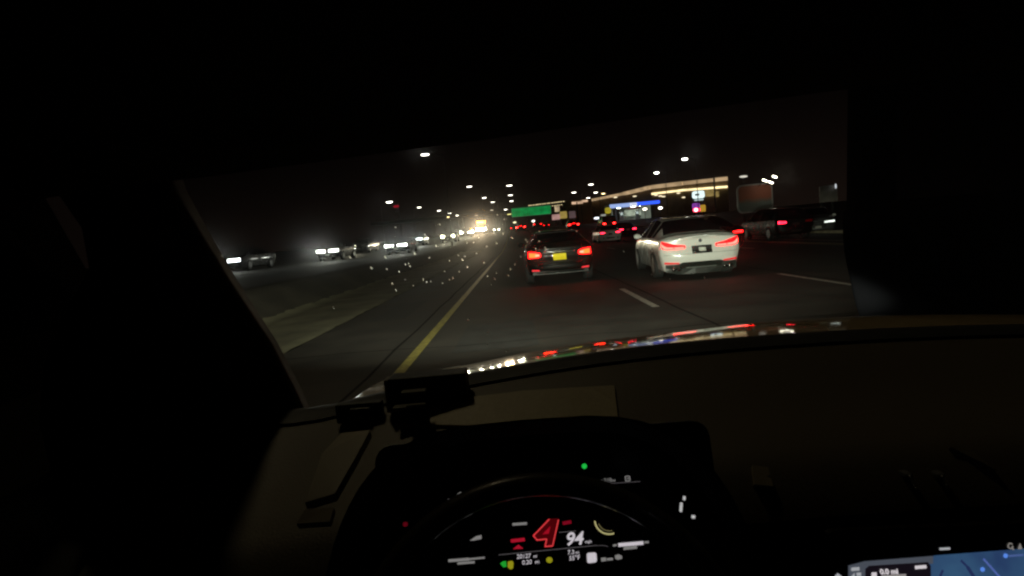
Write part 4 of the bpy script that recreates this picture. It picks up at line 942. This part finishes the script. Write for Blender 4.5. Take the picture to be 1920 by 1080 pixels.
glyph('route_text', '0.0 mi', 1648, 1075, 9.5, s_w, lift=.003, bold=.0002, **G); sbar('status_text', 1594, 1066, 1609, 1064.8, 6, s_g, .003); sbar('arrival_text', 1713, 1062.6, 1734, 1060.8, 6, s_w, .003)
sshape('route_icon', [(1632, 1072), (1641, 1071.5), (1642, 1090), (1632, 1090)], s_w, .003); sbar('route_text_line', 1650, 1080, 1696, 1077, 5, em('screen_text_dim', (.75, .68, .66), .35), .003)
sshape('signal_icon', [(1592, 1081), (1600, 1073), (1600, 1081)], s_g, .003); sbar('signal_icon', 1604, 1075.5, 1612, 1075, 6, s_g, .003)
rd = em('map_road', (.10, .16, .50), .75); dk = em('map_dark', (.03, .05, .17), .5)
sbar('map_road', 1842, 1047, 1876, 1085, 3.2, rd); sbar('map_road', 1800, 1050, 1812, 1062, 4, dk); sbar('map_road', 1760, 1082, 1766, 1068, 4, dk); sbar('map_road', 1812, 1062, 1830, 1090, 6, dk)
sshape('map_pin', [(1839 + 4.2 * math.cos(k * .8), 1066 + 4.5 * math.sin(k * .8)) for k in range(8)], em('map_pin_blue', (.12, .30, .95), .8), .003)
sshape('map_pin', [(1882 + 4.2 * math.cos(k * .8), 1040.5 + 4.5 * math.sin(k * .8)) for k in range(8)], em('map_pin_blue', (.12, .30, .95), .8), .003); sbar('map_label', 1888, 1041, 1915, 1039, 3.5, em('map_label_blue', (.10, .17, .45), .6), .003)
sbar('top_mark', 1760.5, 1028.8, 1780, 1027.8, 4, s_g, .0015)
for k in range(9):
    a = k * .63; sbar('search_icon', 1893 + 4.4 * math.cos(a), 1023 + 5 * math.sin(a), 1893 + 4.4 * math.cos(a + .63), 1023 + 5 * math.sin(a + .63), 1.8, em('screen_icon', (.6, .55, .5), .35), .0015)
sbar('search_icon', 1896, 1027, 1899, 1030, 2.4, MATS['screen_icon'], .0015); sshape('bell_icon', [(1907, 1029), (1911, 1018), (1915, 1028.5)], MATS['screen_icon'], .0015)
sshape('home_icon', [(1564, 1080), (1570, 1074), (1578, 1080)], s_g, .0015)
# air vents with knurled chrome tabs, lower trim on the passenger side
vent = inv(box('air_vent', at(1735, 905, .74), (.16, .03, .05), soft_black, car, .008))
for px in (1700, 1760):
    tb = box('vent_tab', at(px - 2, 889, .70), (.010, .014, .006), mat('tab_plastic', (.10, .10, .10), .4), vent, .002)
    for k in range(5): ellipsoid('knurl', at(px + 6 + 3.0 * k, 893 + 5.6 * k, .685), (.0016, .0016, .0016), mat('knurl_sparkle', (.9, .9, .9), .2, coat=1), vent, 8)  # chrome sparkle put into the knurls as white
inv(box('trim_strip', at(1650, 882, .73), (.42, .03, .022), mat('wood_trim', (.07, .06, .045), .4), car, .006))
inv(box('glovebox_lid', at(1760, 985, .80), (.62, .05, .16), soft_black, car, .02))
inv(box('centre_stack', at(1450, 1010, .74), (.16, .06, .20), soft_black, car, .02))
# left dash end and door: lamplight put in as pale tan slabs
def slab(name, pts, m_, th=.012):
    tp = [at(*p) for p in pts]; n_ = len(tp); vv = tp + [q - Vector((0, -.004, th)) for q in tp]
    return inv(mesh(name, vv, [tuple(range(n_)), tuple(range(2 * n_ - 1, n_ - 1, -1))] + [(k, k + n_, (k + 1) % n_ + n_, (k + 1) % n_) for k in range(n_)], m_, car))
st_m = mat('lit_side_trim', (.34, .29, .19), .55)
slab('lit_side_trim', [(572, 942, .64), (628, 925, .65), (668, 855, .70), (694, 806, .75), (640, 812, .75), (604, 850, .71)], st_m)
slab('dash_light_streak', [(1782, 838, .72), (1803, 835, .72), (1868, 880, .70), (1846, 892, .70)], st_m, .006)  # lit streak and patch of the dash put in as tan slabs
slab('dash_light_streak', [(1410, 872, .72), (1440, 876, .72), (1450, 912, .70), (1414, 908, .70)], st_m, .006)
slab('door_light_patch', [(556, 982, .60), (618, 978, .60), (626, 952, .615), (572, 954, .615)], st_m, .008)
door = inv(mesh('door_panel', [(-.66, 1.3, 1.02), (-.66, .3, 1.00), (-.72, -.6, 1.0), (-.66, 1.3, .3), (-.66, .3, .3), (-.72, -.6, .3), (-.90, 1.3, 1.03), (-.90, .3, 1.02), (-.90, -.6, 1.02)], [(0, 1, 4, 3), (1, 2, 5, 4), (0, 6, 7, 1), (1, 7, 8, 2)], soft_black, car, True))
side_glass = bpy.data.materials.new('dark_side_glass'); side_glass.use_nodes = True; t = side_glass.node_tree; t.nodes.clear()
out = t.nodes.new('ShaderNodeOutputMaterial'); tr = t.nodes.new('ShaderNodeBsdfTransparent'); tr.inputs[0].default_value = (.035, .035, .04, 1)
gl = t.nodes.new('ShaderNodeBsdfGlossy'); gl.inputs['Roughness'].default_value = .05; mx = t.nodes.new('ShaderNodeMixShader'); mx.inputs[0].default_value = .03
t.links.new(tr.outputs[0], mx.inputs[1]); t.links.new(gl.outputs[0], mx.inputs[2]); t.links.new(mx.outputs[0], out.inputs[0])
inv(mesh('side_window', [(-.90, -.8, .98), (-.90, 1.4, .98), (-.84, 1.2, 1.2), (-.74, .85, 1.62), (-.74, -.8, 1.66), (-.905, -.8, .98), (-.905, 1.4, .98), (-.845, 1.2, 1.2), (-.745, .85, 1.62), (-.745, -.8, 1.66)], [(0, 1, 2, 3, 4)], side_glass, car))
# windscreen pillars
def pillar(edge, wdt, m_=None):
    v = []; f = []
    for (q, o_) in edge:
        v += [q, q + o_ * .4 + Vector((0, -.02, 0)), q + o_, q + o_ + Vector((0, .06, 0)), q + Vector((0, .05, .0))]
    for k in range(len(edge) - 1):
        for j in range(5): f.append((k * 5 + j, k * 5 + (j + 1) % 5, (k + 1) * 5 + (j + 1) % 5, (k + 1) * 5 + j))
    return inv(mesh('windscreen_pillar', v, f, m_, car, True))
pm = mat('pillar_cloth', (.014, .012, .010), .9)
ed = []
for px, py, D, w_ in ((600, 860, 1.16, .52), (548, 742, 1.14, .48), (500, 650, 1.10, .40), (440, 560, 1.06, .28), (392, 484, 1.0, .17), (350, 415, .94, .13), (312, 350, .86, .12), (290, 290, .78, .12)):
    ed.append((at(px, py, D), Vector((-w_, -.06, 0))))
pillar(ed, .1, pm)
pillar([(Vector((1.52, 1.2, 1.1)), Vector((.12, -.06, 0))), (Vector((1.38, .9, 1.35)), Vector((.12, -.06, 0))), (Vector((1.25, .6, 1.56)), Vector((.12, -.06, 0)))], .1, pm)
# roof lining with front edge
v = []; f = []; hx = [(-250, 430, .86), (200, 352, .80), (400, 330, .72), (628, 299, .70), (900, 263, .68), (1250, 213, .655), (1527, 175, .635), (1900, 128, .62), (2500, 50, .62)]
for px, py, D in hx:
    q = at(px, py, D); v += [q + Vector((0, .06, .03)), q, q + Vector((0, -.06, .02)), Vector((q.x, -.2, 1.64)), Vector((q.x, -1.2, 1.64))]
n = 5
for k in range(len(hx) - 1):
    for j in range(n - 1): f.append((k * n + j, k * n + j + 1, (k + 1) * n + j + 1, (k + 1) * n + j))
inv(mesh('roof_lining', v, f, liner, car, True))
# windscreen: clear glass with an added scatter film that makes the glow round lamps
G_ = bpy.data.materials.new('windscreen_glass'); G_.use_nodes = True; t = G_.node_tree; t.nodes.clear()
out = t.nodes.new('ShaderNodeOutputMaterial'); tr = t.nodes.new('ShaderNodeBsdfTransparent'); tr.inputs[0].default_value = (.97, .975, .97, 1)
tr_ws = tr; rf = t.nodes.new('ShaderNodeBsdfRefraction'); rf.inputs['IOR'].default_value = 1.05; rf.inputs['Roughness'].default_value = .62; rf.distribution = 'GGX'
mx = t.nodes.new('ShaderNodeMixShader'); ns = t.nodes.new('ShaderNodeTexNoise'); ns.inputs['Scale'].default_value = 5; mrr = t.nodes.new('ShaderNodeMapRange'); mrr.inputs['To Min'].default_value = .008; mrr.inputs['To Max'].default_value = .024
cc = t.nodes.new('ShaderNodeTexCoord'); t.links.new(cc.outputs['Object'], ns.inputs['Vector']); t.links.new(ns.outputs['Fac'], mrr.inputs[0]); t.links.new(mrr.outputs[0], mx.inputs[0])
cx = t.nodes.new('ShaderNodeCombineXYZ'); cx.inputs[0].default_value = 0; cx.inputs[1].default_value = -1; cx.inputs[2].default_value = .05; t.links.new(cx.outputs[0], rf.inputs['Normal'])
t.links.new(tr.outputs[0], mx.inputs[1]); t.links.new(rf.outputs[0], mx.inputs[2]); t.links.new(mx.outputs[0], out.inputs[0])
wt = [at(200, 345, .84), at(628, 292, .74), at(1250, 206, .70), at(1527, 168, .68), at(2200, 80, .68)]
wb = [Vector((-.80, 1.22, 1.09)), Vector((-.15, 1.24, 1.125)), Vector((.5, 1.25, 1.13)), Vector((.95, 1.24, 1.125)), Vector((1.62, 1.20, 1.09))]
v = []; f = []; NV = 10
for k in range(5):
    for j in range(NV + 1):
        s_ = j / NV; q = wb[k] * (1 - s_) + wt[k] * s_; v.append(q + Vector((0, .05, .04)) * math.sin(math.pi * s_))
for k in range(4):
    for j in range(NV): f.append((k * (NV + 1) + j, (k + 1) * (NV + 1) + j, (k + 1) * (NV + 1) + j + 1, k * (NV + 1) + j + 1))
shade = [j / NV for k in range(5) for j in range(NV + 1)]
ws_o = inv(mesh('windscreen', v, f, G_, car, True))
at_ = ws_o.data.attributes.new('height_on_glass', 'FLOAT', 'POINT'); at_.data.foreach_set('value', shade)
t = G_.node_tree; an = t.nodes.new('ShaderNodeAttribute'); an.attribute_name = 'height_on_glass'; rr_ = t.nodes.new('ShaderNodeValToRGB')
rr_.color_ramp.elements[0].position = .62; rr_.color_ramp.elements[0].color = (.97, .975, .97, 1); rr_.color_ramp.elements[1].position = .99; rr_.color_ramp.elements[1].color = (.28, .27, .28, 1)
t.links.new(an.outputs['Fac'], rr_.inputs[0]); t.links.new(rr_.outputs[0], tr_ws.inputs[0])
# black box standing on the dash at the left, against the glass
a0, a1 = at(728, 716, 1.0), at(872, 691, 1.0); bx0 = at(800, 742, 1.0); bx0.z = min(bx0.z, dash_z(bx0.x, 1.02) + .001)
dev = empty('dash_device', ((a0.x + a1.x) / 2, 1.02, bx0.z), 0, 'black flat box with two pale slats standing on the left of the dashboard', 'dashboard device')
wv_ = a1.x - a0.x; zt_ = (a0.z + a1.z) / 2 - bx0.z
box('case', (0, 0, zt_ / 2), (wv_, .05, zt_ - .002), soft_black, dev, .003)
box('lit_edge', (-wv_ / 2 - .004, -.01, zt_ / 2 - .004), (.006, .03, zt_ + .004), mat('lit_edge_grey', (.20, .18, .14), .5), dev, .001)  # light on the box's end put in as a paler grey piece
for px0, py0, px1, py1 in ((752, 738, 800, 731), (736, 768, 800, 757)):
    a = at((px0 + px1) / 2, (py0 + py1) / 2, .965) - dev.location; box('slat', a, ((px1 - px0) * .94 / F, .02, .005), mat('slat_grey', (.13, .12, .10), .4), dev, .001)
dv2 = empty('air_freshener', at(672, 775, 1.0), 0, 'small dark clip with two pale slats left of the black box on the dash', 'dashboard device')
box('clip', (0, .012, 0), (.085, .02, .035), soft_black, dv2, .003)
for dx_, dz_ in ((.004, .008), (.012, -.008)): box('slat', (dx_, -.002, dz_), (.036, .01, .005), MATS['slat_grey'], dv2, .001)

# ------------------------------------------------------------------ rain drops on the windscreen
dm = bpy.data.materials.new('rain_drop'); dm.use_nodes = True; t = dm.node_tree; t.nodes.clear()
out = t.nodes.new('ShaderNodeOutputMaterial'); rf = t.nodes.new('ShaderNodeBsdfRefraction'); rf.inputs['IOR'].default_value = 1.2; rf.inputs['Roughness'].default_value = .85; rf.inputs['Color'].default_value = (1, 1, .96, 1)
t.links.new(rf.outputs[0], out.inputs[0])
Z8 = [(415, 325), (660, 655), (580, 780), (600, 815), (460, 885), (110, 835), (285, 700), (845, 710), (1040, 510), (930, 560), (1320, 520), (1405, 515), (1570, 565), (1465, 450), (1655, 390), (1705, 170), (1780, 410), (1095, 745), (1210, 680), (1290, 690), (1260, 730), (1440, 655), (1325, 825), (1535, 770), (1220, 885), (1040, 880), (765, 980), (860, 1010), (1010, 1030), (1100, 985), (1140, 960), (375, 1035), (540, 985), (1690, 895), (1580, 940), (1670, 970), (1625, 1045), (1840, 930), (1870, 845), (305, 850), (640, 1060), (1690, 520), (975, 290)]
Z4 = [(20, 400), (130, 450), (480, 500), (430, 590), (555, 580), (310, 480), (330, 510), (110, 845), (170, 790), (90, 930), (480, 375), (950, 375), (1550, 630), (245, 690)]
Z5 = [(420, 920), (655, 975), (945, 905), (1090, 955)]
dp = [(680 + a / 6.75, 380 + b / 6.75) for a, b in Z8] + [(940 + a / 6.75, 380 + b / 6.75) for a, b in Z4] + [(1160 + a / 6.75, 380 + b / 6.75) for a, b in Z5] + [(878, 600), (914, 625), (914, 647), (949, 658), (656, 484), (625, 578), (760, 497), (742, 545), (800, 530)]
bm = bmesh.new(); rgs = [[bm.verts.new((rr * math.cos(k * .6283), rr * math.sin(k * .6283), .95 * math.sqrt(1 - rr * rr))) for k in range(10)] for rr in (1, .8, .45)]; tp = bm.verts.new((0, 0, .95))
for a, b in zip(rgs, rgs[1:]):
    for k in range(10): bm.faces.new((a[k], a[(k + 1) % 10], b[(k + 1) % 10], b[k]))
for k in range(10): bm.faces.new((rgs[2][k], rgs[2][(k + 1) % 10], tp))
dme = bpy.data.meshes.new('rain_drop'); bm.to_mesh(dme); bm.free(); dme.materials.append(dm)
for p in dme.polygons: p.use_smooth = True
from mathutils.bvhtree import BVHTree
bvh = BVHTree.FromPolygons([Vector(q) for q in v], f)
for px, py in dp:
    r = ray(px, py).normalized(); hit = bvh.ray_cast(CAM, r)
    if hit[0] is None: continue
    o = bpy.data.objects.new('rain_drop', dme); COL.objects.link(o)
    nrm = hit[1] if hit[1].y > 0 else -hit[1]
    up = Vector((rnd.uniform(-.5, -.05), -.6, .7)); up = (up - up.dot(nrm) * nrm).normalized(); si = up.cross(nrm)
    o.matrix_world = frame_mat(hit[0] + nrm * .002, si, up) @ Matrix.Diagonal((rnd.uniform(.0008, .0013), rnd.uniform(.0012, .0046), .0012, 1))
    tag(o, 'tiny bright water drop on the windscreen among the scattered specks', 'water drop', 'drops scattered on the windscreen')
